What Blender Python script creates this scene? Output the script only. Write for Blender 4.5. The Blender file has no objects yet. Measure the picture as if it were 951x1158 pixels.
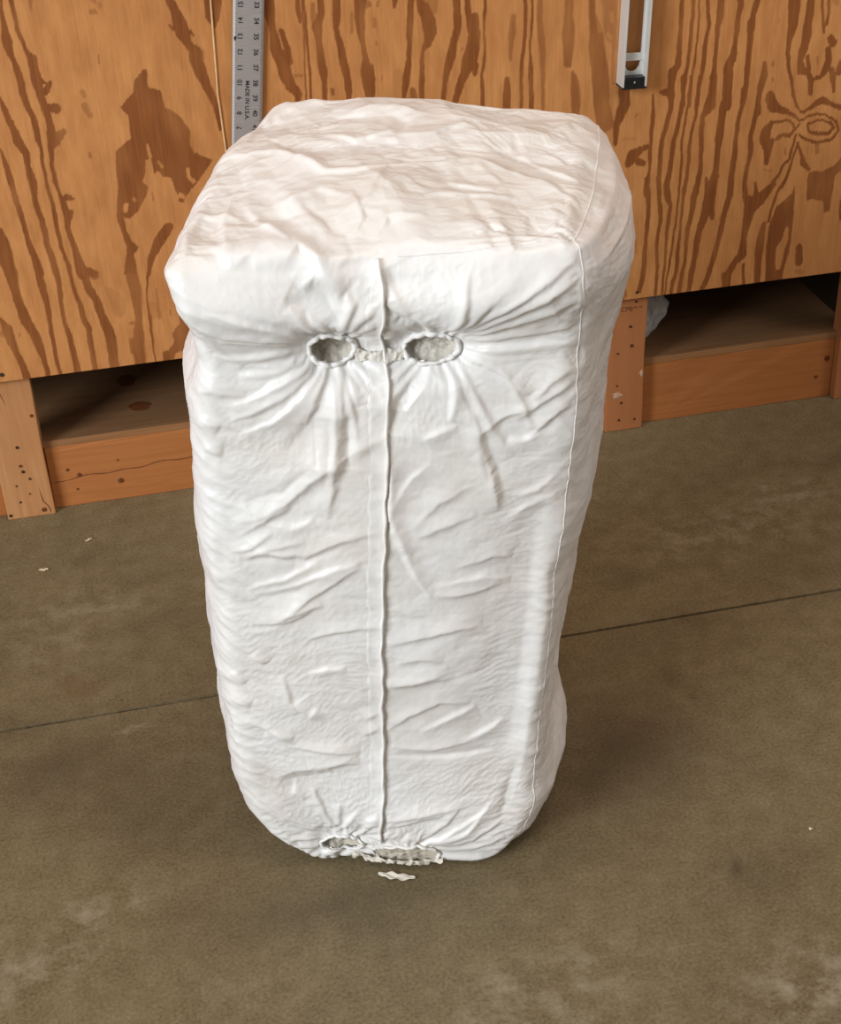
import bpy, bmesh, math, random
import numpy as np
from mathutils import Matrix, Vector
random.seed(4); rng=np.random.RandomState(7)
S=bpy.context.scene; COL=S.collection
# ------------------------------------------------------------------ camera
CAM_H=1.565; FPX=1722.0
cd=bpy.data.cameras.new('camera'); cam=bpy.data.objects.new('camera',cd); COL.objects.link(cam)
cam.matrix_world=Matrix(((0.97461562,0.14862113,-0.16744001,0),(-0.22128178,0.52574304,-0.8213578,0),(-0.0340407,0.83755956,0.54528452,CAM_H),(0,0,0,1)))
cd.sensor_fit='VERTICAL'; cd.sensor_height=24.0; cd.lens=FPX/1158*24.0; cd.clip_start=.05
S.camera=cam
# ------------------------------------------------------------------ light
W=bpy.data.worlds.new('world'); S.world=W; W.use_nodes=True
bg=W.node_tree.nodes['Background']; bg.inputs[0].default_value=(1.0,.97,.93,1); bg.inputs[1].default_value=.165
def area(name,loc,target,size,sizey,power,color):
    l=bpy.data.lights.new(name,'AREA'); l.shape='RECTANGLE'; l.size=size; l.size_y=sizey; l.energy=power; l.color=color
    o=bpy.data.objects.new(name,l); COL.objects.link(o); o.location=loc
    o.rotation_euler=(Vector(target)-Vector(loc)).to_track_quat('-Z','Y').to_euler(); return o
area('bay_door_daylight',(-6.0,-2.3,3.5),(.4,1.9,.5),3.0,2.8,600,(.93,.97,1.0))
area('roof_lights',(1.1,1.1,4.8),(.6,1.8,.0),2.2,2.6,62,(1.0,.85,.72))
area('added_right_fill',(6.0,-1.2,3.6),(.6,1.9,.4),2.6,2.4,85,(1.0,.91,.84))  # warm fill lamp added at right to lift the floor and side panel
S.view_settings.view_transform='Standard'; S.view_settings.look='None'; S.view_settings.gamma=1; S.view_settings.use_curve_mapping=False
S.view_settings.exposure=0.13
GRAIN=[[1.0,-115,1386,4.0,-121,966,4.0,-124,947,4.0,-124,921,9.0,-124,894,16.9,-123,874,10.0,-119,862,8.0,-115,842,11.9,-114,814,10.9,-111,790,10.0,-105,771,10.0,-102,748,10.0,-104,728,8.0],[1.0,-104,1384,7.0,-106,964,7.0,-107,957,7.0,-106,934,7.0,-104,909,7.0,-100,888,6.0,-96,874,6.0,-90,863,14.9,-90,848,13.9,-89,830,17.9,-88,808,11.9,-85,787,11.9,-80,766,11.9,-80,741,11.9,-82,726,10.0],[1.0,-83,827,13.9,-76,824,4.0],[1.0,-70,820,9.0,-79,808,10.0],[1.0,-77,782,11.9,-67,780,17.9],[0.8,-74,730,19.9,-61,739,11.9],[1.0,-151,806,4.0,-147,786,9.0,-143,765,10.0,-138,746,11.9,-137,732,13.9],[1.0,-137,766,2.4,-137,756,2.8],[0.6,-70,1376,9.0,-76,956,9.0,-79,941,3.0],[0.5,15,928,10.0,19,927,8.0],[0.4,29,939,7.0,29,933,6.0],[0.4,19,946,10.0,20,944,8.0],[0.5,-19,802,9.0,-18,796,8.0],[0.55,-20,780,10.9,-14,763,10.0],[0.8,15,859,1.6,14,845,1.6],[1.0,136,1366,11.9,138,946,11.9,139,935,11.9,145,917,15.9,150,899,21.9,154,879,21.9,160,861,11.9,170,850,19.9,170,834,21.9,176,813,19.9,182,792,13.9,190,771,11.9,195,749,10.0,197,717,6.0],[1.0,166,880,8.0,170,875,3.0],[1.0,134,895,4.0,139,890,6.0],[0.7,182,849,4.0,183,834,2.8],[1.0,202,1357,10.0,200,937,10.0,199,929,10.0,197,904,10.0,201,890,4.0],[1.0,217,1356,15.9,215,936,15.9,214,928,15.9,210,905,13.9,206,886,3.0],[0.45,134,717,25.9,131,696,39.8,134,683,29.9],[-1,23,602,7.6,21,592,6.0],[-0.7,38,610,5.0,39,609,4.0],[-1,73,702,3.2,76,681,4.4],[-0.8,87,671,2.8,92,662,3.2],[-1,135,653,5.2,135,639,6.0,142,630,6.0],[-1,118,608,8.0,119,606,8.0],[1.0,90,554,15.9,79,540,19.9,66,523,17.9,55,502,10.0,48,484,8.0,45,471,6.0],[0.8,70,619,2.0,70,604,2.8],[1.0,117,600,8.0,118,598,7.2],[1.0,-166,723,2.4,-162,700,8.0,-159,672,10.0,-157,644,9.0,-154,617,9.0,-151,588,8.0,-149,564,9.0,-146,541,10.9,-141,518,11.9,-139,495,13.9],[1.0,-138,747,13.9,-134,728,15.9,-126,710,11.9,-127,687,9.0,-124,661,13.9,-125,636,9.0,-125,616,10.0,-120,593,9.0,-119,567,10.0,-118,542,10.0,-114,519,10.0,-112,492,10.9],[1.0,-103,743,8.0,-101,718,6.0,-102,691,5.0,-102,663,5.0,-100,637,6.0,-97,617,7.0,-97,595,9.0,-97,566,7.0,-96,541,6.0,-91,514,5.0,-88,488,7.0],[1.0,-84,741,7.0,-84,716,10.0,-88,687,6.0,-87,659,7.0,-84,637,5.0,-80,617,9.0,-77,595,11.9,-80,573,8.0,-76,550,10.0,-73,529,10.0,-71,504,15.9,-67,486,19.9],[0.8,-79,721,11.9,-73,723,11.9],[1.0,-72,626,13.9,-62,624,4.0],[1.0,-70,601,8.0,-72,592,6.0],[1.0,-58,489,15.9,-48,485,13.9],[1.0,-191,583,8.0,-189,560,17.9,-189,538,21.9,-189,517,21.9,-187,502,21.9],[0.7,-23,699,3.2,-23,692,4.8],[1.0,-194,535,21.7,-187,507,21.7,-186,478,15.8,-184,450,15.8,-180,426,17.7,-176,405,17.7,-167,382,15.8,-163,360,15.8,-160,336,8.9,-157,306,7.9,-157,296,6.9],[1.0,-143,529,10.8,-141,501,11.8,-140,476,13.8,-138,451,10.8,-136,425,9.8,-137,399,5.9,-138,380,6.9,-138,357,6.9,-138,328,5.9,-136,305,5.9,-136,298,5.9],[1.0,-116,525,7.9,-112,502,9.8,-111,477,8.9,-111,452,8.9,-113,429,7.9,-113,401,6.9,-109,376,8.9,-107,352,8.9,-106,325,10.8,-105,304,12.8,-106,294,12.8],[1.0,-94,522,4.3,-88,501,6.9,-88,476,5.9,-86,453,6.9,-81,429,8.9,-79,405,9.8,-73,381,10.8,-74,355,9.8,-74,326,8.9,-74,305,8.9,-75,294,8.9],[0.9,-72,519,13.8,-66,492,11.8,-62,459,13.8,-53,437,13.8,-48,413,13.8,-44,384,13.8,-41,357,11.8,-39,328,15.8,-39,303,17.7,-40,289,17.7],[0.8,-56,486,17.7,-48,481,15.8],[1.0,-220,420,5.9,-212,401,17.7,-209,376,15.8,-204,352,9.8,-198,327,11.8,-195,309,12.8,-195,300,12.8],[0.6,-222,392,11.8,-218,390,7.9],[0.8,-193,391,2.0,-193,385,2.8],[0.9,-45,403,10.9,-39,378,14.5,-36,356,16.4,-38,331,16.4,-39,307,16.4],[0.85,17,508,10.9,16,487,20.0,16,462,21.8,18,438,20.0,18,416,16.4,16,388,12.7,13,366,16.4,10,344,21.8,8,322,21.8,8,304,20.0,7,295,20.0],[0.7,1,381,5.5,7,380,7.3],[0.7,-3,351,5.5,-3,324,7.3],[1.0,53,503,10.9,46,485,4.5,41,463,3.3,37,437,2.7,35,414,2.7,36,385,5.5,35,359,4.5,35,334,3.3,34,319,2.7,35,303,2.2,34,296,2.2],[0.55,55,441,4.5,53,407,6.4,53,387,7.3],[0.3,43,411,14.5,42,391,16.4],[0.7,73,398,2.2,72,387,2.2],[0.3,-28,450,14.5,-16,427,29.1,-15,405,20.0],[1.0,300,1349,19.1,298,929,19.1,297,921,19.1,297,896,17.0,301,868,10.6,303,840,19.1,312,819,23.3,315,797,21.2,322,777,19.1,334,762,12.7,332,738,7.4],[1.0,314,869,8.5,322,838,10.6,325,816,8.5],[0.6,332,793,6.4,343,792,4.2],[1.0,345,1342,6.4,345,922,6.4,345,897,8.5,347,880,4.2],[1.0,354,1344,1.9,352,924,1.9,351,852,1.9,348,796,1.9,347,736,1.9],[1.0,355,1341,3.8,355,921,3.8,355,884,4.2,355,856,3.8,356,824,3.8,357,795,3.8,355,765,3.4,356,738,5.3],[1.0,385,1339,10.6,383,919,10.6,382,892,10.6,374,871,17.0,375,846,10.6,376,822,12.7,379,798,14.8,380,775,9.5,378,740,7.4],[0.7,369,908,6.4,368,885,8.5,371,872,8.5],[1.0,411,1337,12.7,409,917,12.7,408,885,12.7,405,864,8.5,410,842,10.6,413,818,12.7,417,794,12.7,420,771,12.7,420,740,7.4],[1.0,458,1333,23.3,450,913,23.3,446,882,17.0,447,860,14.8,449,834,8.5,452,812,10.6,453,790,19.1,455,768,21.2,458,736,14.8],[0.6,433,887,3.4,432,857,6.4],[0.7,462,899,10.6,460,893,4.2],[0.9,392,763,6.4,393,756,7.6],[0.6,471,871,4.7,470,862,4.7],[0.6,472,836,3.8,472,831,3.8],[0.6,478,900,5.5,477,895,5.5],[1.0,541,1325,12.7,535,905,12.7,532,878,10.6,530,852,10.6,529,829,8.5,527,802,8.5,523,779,12.7,519,757,10.6,514,730,6.4],[0.3,506,780,17.0,506,735,19.1],[0.9,525,1324,4.2,545,904,4.2,555,884,21.2,563,864,23.3,565,843,21.2,560,826,14.8,550,811,5.3,549,785,8.5,548,758,9.5,546,727,9.5],[0.5,569,1322,31.8,567,902,31.8,566,883,27.6],[1.0,607,1318,12.7,611,898,12.7,613,866,12.7,613,845,12.7,605,821,12.7,600,800,17.0,594,778,12.7,588,754,8.5,584,720,7.4],[1.0,626,1317,8.5,630,897,8.5,632,869,10.6,637,855,19.1,642,833,21.2,639,811,23.3,634,792,27.6,624,768,17.0,615,749,14.8,605,718,10.6],[1.0,644,863,10.6,648,824,8.5],[1.0,643,780,10.6,642,764,7.6],[1.0,666,1314,5.3,662,894,5.3,660,862,5.3,659,834,4.2,660,805,4.2,659,783,6.4,654,761,5.3,655,738,7.4,654,701,6.4],[1.0,512,1328,12.7,508,908,12.7,506,892,6.4],[0.5,470,873,7.4,470,862,7.4],[1.0,464,798,3.2,464,771,6.4,461,740,8.5],[0.8,532,746,10.6,533,730,12.7],[0.5,479,779,3.0,478,770,3.0],[0.6,621,811,4.2,619,806,3.4],[0.6,711,856,9.7,707,826,12.1,706,804,8.5,705,783,4.8],[1.0,699,750,8.5,698,722,14.5,698,693,13.3],[1.0,729,1309,6.1,731,889,6.1,732,851,6.1,731,819,5.3,727,789,6.1,725,761,6.1,725,729,6.1,724,690,6.1],[1.0,746,1307,3.9,744,887,3.9,743,843,3.9,740,813,2.9,740,790,3.6,742,764,8.5,742,738,8.5,743,707,8.5,744,683,7.3],[0.65,757,1306,9.7,757,886,9.7,757,849,10.9,760,816,12.1,762,791,12.1,763,759,10.9,764,726,7.3,764,680,7.3],[0.7,811,1302,14.5,809,882,14.5,808,844,17.0,808,819,24.2,809,794,19.4,808,765,14.5],[0.75,818,751,6.1,822,730,17.0,824,703,17.0,825,668,14.5],[0.75,845,1298,12.1,849,878,12.1,851,845,14.5,859,814,24.2,860,789,29.1,866,754,31.5,870,725,31.5,871,693,29.1,878,663,31.5,881,651,31.5],[0.5,874,1295,26.7,878,875,26.7,880,843,26.7,886,804,19.4],[-0.4,863,854,14.5,866,819,9.7],[-0.6,885,845,5.8,887,832,4.8],[-0.5,881,807,8.7,884,804,8.7],[0.5,888,1294,9.7,890,874,9.7,891,821,9.7,892,723,7.3],[0.7,878,701,20.5,878,676,13.6],[1.0,914,707,22.7,915,682,20.5,908,665,18.2,901,645,10.2,901,612,6.8],[1.0,968,694,4.5,969,674,5.7,970,656,8.0,969,633,6.8,968,607,5.7,968,581,6.8,969,554,4.5,965,531,11.4,964,509,11.4],[1.0,964,600,9.1,948,595,13.6,935,586,22.7,928,572,15.9],[1.0,947,573,13.6,956,569,10.2],[0.3,915,619,9.1,937,617,6.8],[0.6,936,658,3.6,940,663,3.2],[1.0,985,697,9.1,997,695,13.6,1003,688,11.4,1003,663,10.2,997,638,9.1,990,610,9.1,988,581,9.1,988,552,9.1,988,528,9.1,990,506,9.1],[1.0,1023,721,9.1,1026,683,8.0,1022,656,8.0,1018,628,9.1,1012,602,9.1,1010,574,9.1,1008,547,9.1,1003,526,11.4,1004,505,11.4],[1.0,1038,720,4.5,1036,679,4.5,1033,644,4.1,1029,613,4.1,1028,587,4.1,1031,561,4.5,1029,529,4.5,1029,502,4.5],[1.0,1055,718,6.8,1052,680,5.7,1052,647,5.7,1046,619,5.7,1043,593,6.8,1044,562,6.8,1042,527,6.8,1039,500,6.8],[1.0,1081,715,13.6,1081,682,15.9,1077,662,22.7,1065,643,9.1,1065,615,8.0,1067,586,8.0,1068,556,8.0,1067,530,9.1,1062,498,11.4],[1.0,1102,667,9.1,1103,649,13.6,1102,624,13.6,1100,598,13.6,1099,569,11.4,1099,539,11.4,1094,513,20.5,1090,494,20.5],[1.0,1081,525,6.8,1083,511,9.1],[1.0,1013,1282,7.9,1013,862,7.9,1013,833,7.9,1013,810,6.9,1012,787,8.9,1013,762,9.8,1012,743,11.8,1003,731,17.7,1001,714,11.8,1001,692,13.8,1005,670,7.9],[1.0,989,700,5.9,999,697,9.8],[1.0,1034,1280,6.9,1034,860,6.9,1034,827,7.9,1033,800,6.9,1032,773,5.9,1031,749,6.9,1028,724,6.9,1027,698,4.9,1027,668,4.9],[1.0,1040,1279,2.4,1044,859,2.4,1046,824,3.5,1046,795,3.0,1044,763,3.5,1042,736,3.9,1039,705,3.9,1039,666,3.9],[1.0,1050,1278,5.9,1058,858,5.9,1062,831,5.9,1066,810,6.9,1062,787,7.9,1060,762,7.9,1060,740,8.9,1057,717,5.9,1055,695,4.9,1055,665,4.9],[1.0,1085,1275,13.8,1085,855,13.8,1085,824,13.8,1082,800,9.8,1082,779,7.9,1082,755,7.9,1081,732,7.9,1082,705,11.8,1080,682,15.8,1077,662,17.7],[1.0,1106,1272,9.8,1118,852,9.8,1124,837,7.9,1119,817,9.8,1119,794,10.8,1117,773,7.9,1116,752,13.8,1108,729,17.7,1109,707,17.7,1109,683,17.7,1111,659,17.7],[1.0,1142,807,9.8,1143,781,8.9,1145,755,9.8,1144,727,9.8,1145,699,8.9,1142,673,8.9,1141,656,7.9],[1.0,1129,1272,9.2,1123,852,9.2,1120,827,9.2,1119,798,11.0,1119,768,5.5,1119,738,3.7],[1.0,1171,1269,12.8,1155,849,12.8,1147,820,9.2,1147,797,10.1,1145,775,11.0,1145,752,10.1,1146,725,8.2,1146,701,7.3,1144,675,8.2,1138,644,9.2],[1.0,1176,730,7.3,1178,710,14.7,1174,690,12.8,1171,666,9.2,1173,640,11.0],[1.0,1193,672,14.7,1199,652,20.2,1213,643,11.0,1223,637,9.2],[0.6,1193,729,6.6,1193,724,6.6],[0.6,1195,702,4.4,1196,698,4.4],[1.0,1221,1263,23.8,1223,843,23.8,1224,813,22.0,1224,792,18.3,1221,768,11.0,1220,742,8.2,1226,713,6.4,1233,692,6.4,1238,667,5.1,1247,645,4.0,1259,631,4.0,1271,638,4.0,1283,648,4.0,1298,652,11.0,1317,640,7.3,1334,632,7.3],[1.0,1257,1260,12.8,1255,840,12.8,1254,811,14.7,1253,789,16.5,1253,767,18.3,1249,747,16.5,1245,728,11.0,1250,709,16.5,1261,706,11.0,1270,692,11.0,1272,665,7.3],[1.0,1259,734,7.3,1264,710,8.2],[1.0,1270,1258,3.7,1276,838,3.7,1279,808,4.6,1283,788,6.4,1286,774,3.7],[1.0,1282,1257,5.5,1288,837,5.5,1291,807,5.5,1289,788,5.5],[1.0,1300,763,12.8,1306,754,14.7],[1.0,1298,743,11.0,1301,722,12.8,1298,708,16.5,1289,695,7.3,1278,692,7.3],[1.0,1310,705,11.0,1314,688,11.0,1318,663,5.5],[1.0,1323,699,12.8,1324,720,3.7],[0.5,1278,731,4.8,1280,718,4.8],[0.5,1296,1253,16.5,1302,833,16.5,1305,824,11.0],[0.4,1197,806,5.5,1197,800,4.8],[1.0,963,537,8.5,968,512,10.6,970,484,8.5,970,453,8.5,968,422,7.4,967,390,8.5,967,361,9.5,965,337,10.6,960,314,8.5],[1.0,984,540,5.3,989,507,6.4,994,478,8.5,996,452,7.4,991,424,6.4,991,395,6.4,994,363,7.4,994,333,6.4,993,298,5.3],[1.0,1003,525,12.7,1006,502,12.7,1013,481,8.5,1011,453,7.4,1009,427,6.4,1009,393,5.9,1010,364,5.3,1007,334,5.3,1007,299,4.2],[1.0,1028,535,3.0,1028,497,3.2,1027,461,3.8,1024,428,4.2,1021,394,4.2,1018,360,4.2,1014,331,3.2,1013,298,2.5],[1.0,1041,533,6.4,1037,503,5.3,1037,473,5.3,1036,439,4.2,1035,411,5.3,1033,379,7.4,1034,347,7.4,1027,326,8.5,1024,294,7.4],[1.0,1066,530,10.6,1059,493,12.7,1056,460,9.5,1051,430,9.5,1049,398,7.4,1050,366,6.4,1045,340,8.5,1041,297,8.5],[1.0,1100,526,12.7,1091,507,23.3,1090,482,23.3,1084,454,19.1,1075,427,12.7,1071,403,12.7,1069,375,10.6,1065,343,12.7,1060,294,8.5],[1.0,1096,476,10.6,1098,447,8.5],[1.0,1123,462,8.5,1117,416,10.6,1111,382,10.6,1105,354,10.6,1098,325,10.6,1088,299,10.6],[1.0,1132,326,10.6,1132,296,6.4],[0.7,925,326,12.7,922,300,19.1],[0.8,932,320,4.2,934,306,4.2],[0.6,948,424,2.1,950,393,2.5],[1.0,1140,688,7.2,1140,656,7.2,1135,627,8.6,1133,594,8.6,1133,558,11.4,1130,524,11.4,1130,486,12.9,1122,449,10.0,1117,404,8.6],[1.0,1172,672,11.4,1168,630,8.6,1162,601,8.6,1165,568,10.0,1160,538,8.6,1158,507,8.6,1162,479,11.4,1174,464,25.8,1170,429,17.2,1166,398,11.4,1165,362,17.2,1152,349,14.3,1139,325,14.3,1138,299,17.2],[1.0,1170,343,5.7,1174,298,7.2],[1.0,1201,617,10.0,1192,604,20.0,1190,588,20.0,1199,570,17.2,1198,540,7.2],[1.0,1205,583,11.4,1202,570,11.4],[1.0,1208,619,5.7,1232,620,5.2,1245,612,4.3,1248,600,4.3,1239,589,7.2,1221,593,7.2,1215,587,8.6],[1.0,1248,600,4.0,1257,611,4.0],[1.0,1260,617,4.0,1280,625,4.0,1308,622,4.0,1331,606,4.0,1337,589,4.0,1325,573,5.7,1297,570,6.3,1271,579,5.2,1259,590,4.0],[1.0,1275,609,4.0,1295,613,4.0,1317,608,4.6,1327,596,5.2,1316,586,7.2,1295,587,7.2,1276,595,5.7,1273,606,4.0],[0.6,1297,566,10.0,1299,552,8.6],[1.0,1252,591,4.0,1248,568,4.6,1243,545,5.2,1231,533,5.2,1225,516,5.2,1216,504,8.6],[1.0,1258,574,4.0,1250,544,4.6,1243,511,5.7,1235,493,8.6,1225,482,5.2,1218,451,4.6,1213,424,5.7],[1.0,1204,421,8.6,1200,375,17.2,1200,339,14.3,1202,294,11.4],[1.0,1256,574,4.6,1268,549,6.3,1273,532,11.4,1285,520,7.2],[-1,1253,404,6.9,1253,386,11.4,1244,366,17.2,1243,340,14.3,1243,326,8.6],[1.0,1283,363,14.3,1286,331,15.7],[0.4,1282,313,8.6,1298,307,11.4],[1.0,1358,449,2.9,1363,409,4.0],[0.6,1233,565,4.0,1235,555,5.2],[0.4,1196,528,5.2,1210,527,5.2],[0.8,1179,505,6.9,1184,487,5.7],[1.0,1193,663,17.2,1202,646,17.2,1223,639,10.0,1241,629,7.2,1257,617,3.4],[1.0,1236,678,5.7,1242,658,4.6,1253,638,3.4,1262,630,3.4,1278,638,4.0,1294,649,11.4,1313,643,8.6,1337,632,7.4]]
GRAIN_AREAS=[[0.95,82,830,89,824,87,798,107,791,109,762,121,757,132,746,139,734,147,721,144,696,149,681,170,669,180,664,147,626,117,595,110,616,104,641,92,644,85,656,78,648,76,679,66,675,63,654,56,640,65,630,62,617,52,605,43,589,27,577,17,581,18,558,24,537,35,522,24,510,26,491,26,473,1,477,12,512,14,527,8,557,4,583,10,613,14,634,15,666,19,696,31,707,46,716,47,717,48,755,36,770,45,779,61,792,66,812],[0.9,86,396,102,389,105,367,103,345,108,321,100,286,82,289,86,311,81,315,72,308,69,300,48,294,50,318,61,319,73,335,71,349,78,361,87,369],[1.0,1189,486,1219,507,1224,498,1202,464,1179,442,1161,455,1155,514,1166,479,1178,481,1179,505],[1.0,1261,492,1263,460,1265,406,1263,356,1256,320,1255,291,1219,292,1214,373,1217,423,1225,451,1241,463,1254,475],[0.9,1286,513,1300,515,1314,513,1334,521,1353,539,1357,515,1341,500,1339,451,1338,430,1326,428,1321,453,1299,459,1288,457,1284,499]]
FRONT_FOLDS=[[3,3.5,-54,823,-89,840,-130,855,-166,867],[3,3.5,-56,816,-96,826,-147,831,-174,842],[3,3.5,-58,806,-105,819,-154,822],[3,3.5,-58,798,-93,799,-128,796,-164,800],[3,3.5,-56,788,-85,785,-129,785],[3,3.5,-51,781,-81,769,-111,758],[3,3.5,-22,826,-15,844,-5,869,-13,887],[3,3.5,-29,828,-38,840,-57,860],[3,3.5,-14,824,-1,847,20,861],[3,3.5,-8,822,7,834,19,839],[3,3.5,-41,826,-58,847,-73,870],[4,7,-60,887,-45,899,-29,891,-13,880],[4,8,-51,929,-34,901,-16,880],[-3,9,-78,879,-62,869,-46,846],[-3,10,-43,895,-33,876,-21,845],[3.2,4,106,820,147,845,197,871,240,897],[3.2,4,109,814,157,837,204,856,242,875],[3.2,4,111,808,164,825,243,846],[3.2,4,110,799,164,806,246,812],[3.2,4,112,791,163,789,244,790],[3.2,4,110,783,146,769,184,743],[3.2,4,92,821,113,847,121,897],[3.2,4,99,820,123,839,144,863],[-4,4,75,820,62,839,40,855,25,871],[4,8,22,914,34,888,56,854],[-3,8,28,903,39,874],[2,4,45,818,31,826,23,827],[2,4,48,809,34,815,24,816],[3,5,20,932,28,934,37,916],[-3,16,106,825,157,855,204,885],[-3,12,218,833,231,839,243,839],[2.6,4,-52,782,-92,762,-119,749,-151,737],[2.6,4,-47,780,-85,750,-115,734,-150,719],[2.6,4,-42,777,-70,746,-101,718,-144,700],[2.6,4,-54,787,-98,777,-137,774],[2.6,4,-22,774,-14,736,-9,691],[2.6,4,-16,771,-6,735],[2.6,4,-40,773,-55,739,-68,710],[-3,14,-36,770,-50,733,-68,701,-92,672],[5,7,-30,769,-33,722,-36,677,-42,628,-52,587],[-3,7,-39,723,-43,672,-50,629],[4,6,-26,769,-25,722,-31,677,-33,637],[-4,9,-19,721,-20,676,-24,652],[4.5,10,-164,580,-133,590,-100,607,-56,648,-7,678,24,694],[-3,10,-145,611,-101,623,-64,658],[2.6,5,-155,566,-120,589,-92,603],[2.6,5,-163,534,-124,541,-81,534,-41,554,14,566],[2.6,5,-153,529,-124,547,-79,554],[2.6,5,-149,478,-107,488,-43,517,-15,522],[2.6,5,-157,486,-106,502,-65,526],[2.6,5,-122,437,-74,479,-16,519],[2.6,5,-128,438,-87,456,-64,464],[2.6,5,-139,584,-94,574,-66,585],[2.6,5,-138,545,-92,531],[2.6,5,-186,722,-164,711],[2.6,5,-188,682,-165,675],[2.6,5,-185,754,-169,756,-131,750],[2.6,5,-168,541,-143,549,-116,570],[-2,6,-159,527,-119,533,-81,527,-36,547],[-2.5,8,-147,471,-102,481,-61,505],[-4.5,11,26,698,37,727,55,758,73,774],[2.5,5,81,775,67,750,45,720],[3.5,4,101,767,103,738,97,706],[3.5,6,110,773,129,730,146,689,169,651],[-2,6,104,767,123,721,134,690],[5.5,6,123,721,131,677,142,639,148,604,151,577],[-3,6,131,687,138,646,143,618],[3,5,169,753,186,729],[2,4,131,687,157,705,192,716],[2.5,5,64,684,82,694,105,699],[4,4.5,26,695,26,644,22,582,35,541,49,499,69,460],[2.5,8,45,562,79,598,133,626],[2.5,7,51,551,87,566,127,577],[2.5,5,210,681,180,670,163,675],[3,6,241,758,209,741,192,722],[3,5,238,739,209,724,169,698],[3,5,235,713,209,695,186,673],[3,4,155,767,165,753,180,723,192,683],[2,5,169,508,144,514,98,503],[2,5,73,479,128,485,169,475],[2,6,169,595,196,600,222,619],[2,6,157,561,187,580,223,591],[2,5,25,592,51,635,72,651],[2.5,5,72,464,119,464,156,472],[2.5,5,9,396,51,403,96,411,132,412],[2.5,5,6,331,49,332,94,335],[2.5,5,9,327,49,335,88,344],[2.5,5,3,252,31,274,72,294,115,286],[2.5,5,46,244,87,265,121,278],[2.5,5,101,219,123,229,145,239,158,250],[2.5,5,-5,97,41,105,106,112],[2.5,5,-5,84,41,97,73,102],[2.5,5,36,53,73,85,93,109],[2.5,5,52,47,105,68,144,122],[2.5,5,62,41,111,54,157,85],[2.5,5,65,32,114,36,157,50],[2.5,5,64,23,110,13,150,14],[2.5,5,39,55,31,62,20,68],[2.5,5,55,48,85,70,131,101],[2.5,5,63,18,104,0,127,-2],[2.5,5,20,365,50,370,80,363],[2.5,5,8,223,60,214,114,222],[-2.5,3,1,211,60,201,107,200,142,201],[-3,10,176,187,160,120,150,77],[2.3,4.5,-158,432,-108,439,-80,455],[2.3,4.5,-86,411,-50,423,3,426],[2.3,4.5,-124,351,-118,311,-108,287],[2.3,4.5,-96,282,-112,307],[2.3,4.5,-96,278,-83,296],[2.3,4.5,-125,232,-76,223,-32,219],[2.3,4.5,-180,132,-136,92,-99,66],[2.3,4.5,-185,153,-141,106,-99,71],[2.3,4.5,-94,136,-84,100,-73,77],[2.3,4.5,-66,76,-41,114],[2.3,4.5,-99,154,-92,123],[2.3,4.5,-66,125,-69,81],[2.3,4.5,-160,384,-143,368],[2.3,4.5,-186,356,-170,339],[2.3,4.5,-194,310,-168,300],[2.3,4.5,-164,64,-123,55,-97,55],[2.3,4.5,-153,259,-117,247],[2.3,4.5,-91,352,-66,361,-42,363],[2.3,4.5,-23,275,-7,285],[2.3,4.5,-28,247,-5,261],[2.3,4.5,-33,95,-13,106],[2.3,4.5,-37,82,-14,93],[2.3,4.5,-127,42,-95,39],[2.3,4.5,-83,19,-79,33],[2.3,4.5,-93,20,-85,33],[2.3,4.5,-176,277,-141,258,-118,235],[4,9,-145,175,-122,190,-78,194,-36,215],[3,7,-193,286,-190,229,-173,178,-133,123,-92,79],[2.5,8,-102,196,-65,201,-33,202],[-2,8,-142,167,-114,172,-66,180],[2,5,-120,173,-122,147,-110,133],[-4.5,22,209,640,195,554,188,477,182,395,175,310,162,221,145,128],[2,9,220,590,213,488,209,407,200,323,190,234,176,141,157,70]]
TOP_FOLDS=[[4.5,8,-143,269,-86,243,-52,202,-25,165,21,166,68,184],[-4.5,14,-100,168,-75,93,-30,6],[3,6,-119,115,-98,59,-69,25],[3,7,-129,156,-141,80,-133,-48],[3,7,-75,101,-34,126,1,97],[3,5,1,112,11,57,-1,30],[3,6,45,170,11,65],[-3,12,-96,308,-64,248,-56,207],[3,7,-182,-7,-180,56,-163,114],[3,8,-112,418,-122,303,-149,261],[-3,10,-132,232,-120,147],[3,8,-93,151,-69,84,-41,36],[3,6,-153,24,-129,-8,-102,16],[4,6,-85,-14,-58,17,-30,-8,-8,2,26,4],[-3,10,-52,97,-12,32],[3,6,-32,288,11,254,67,281],[-3,20,-31,355,27,326,71,357],[3,7,-78,433,-61,462,-24,414],[4.5,7,5,161,59,172,113,184,151,198,177,174,223,137,257,84],[4.5,11,91,396,162,314,248,267],[3,6,1,51,45,117,90,167],[3,6,89,101,141,102,183,105],[5,8,160,54,170,-8,200,-29],[5,6,194,-28,223,-7,237,-1],[-4,12,147,56,152,3,182,-18],[3,6,21,23,39,54,83,57],[-3,12,56,255,74,306,68,341],[3,6,80,230,121,277,152,293],[3,8,235,226,259,191,282,198],[-3,12,156,249,210,209,248,162],[3,6,249,278,287,328],[3,5,109,135,164,117],[2.5,5,204,220,241,164,266,140],[2.5,6,10,351,58,366,109,323],[3,7,124,59,145,38,159,72],[-3,12,188,32,221,27]]
FLAP_LINE=[0.0258,0.9157,0.0282,0.8684,0.0228,0.8157,0.0276,0.7936,0.0275,0.7492,0.0223,0.6568,0.0111,0.5077,0.0038,0.4004,-0.0006,0.2858,-0.0053,0.1635,-0.0137,0.0632]
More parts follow.
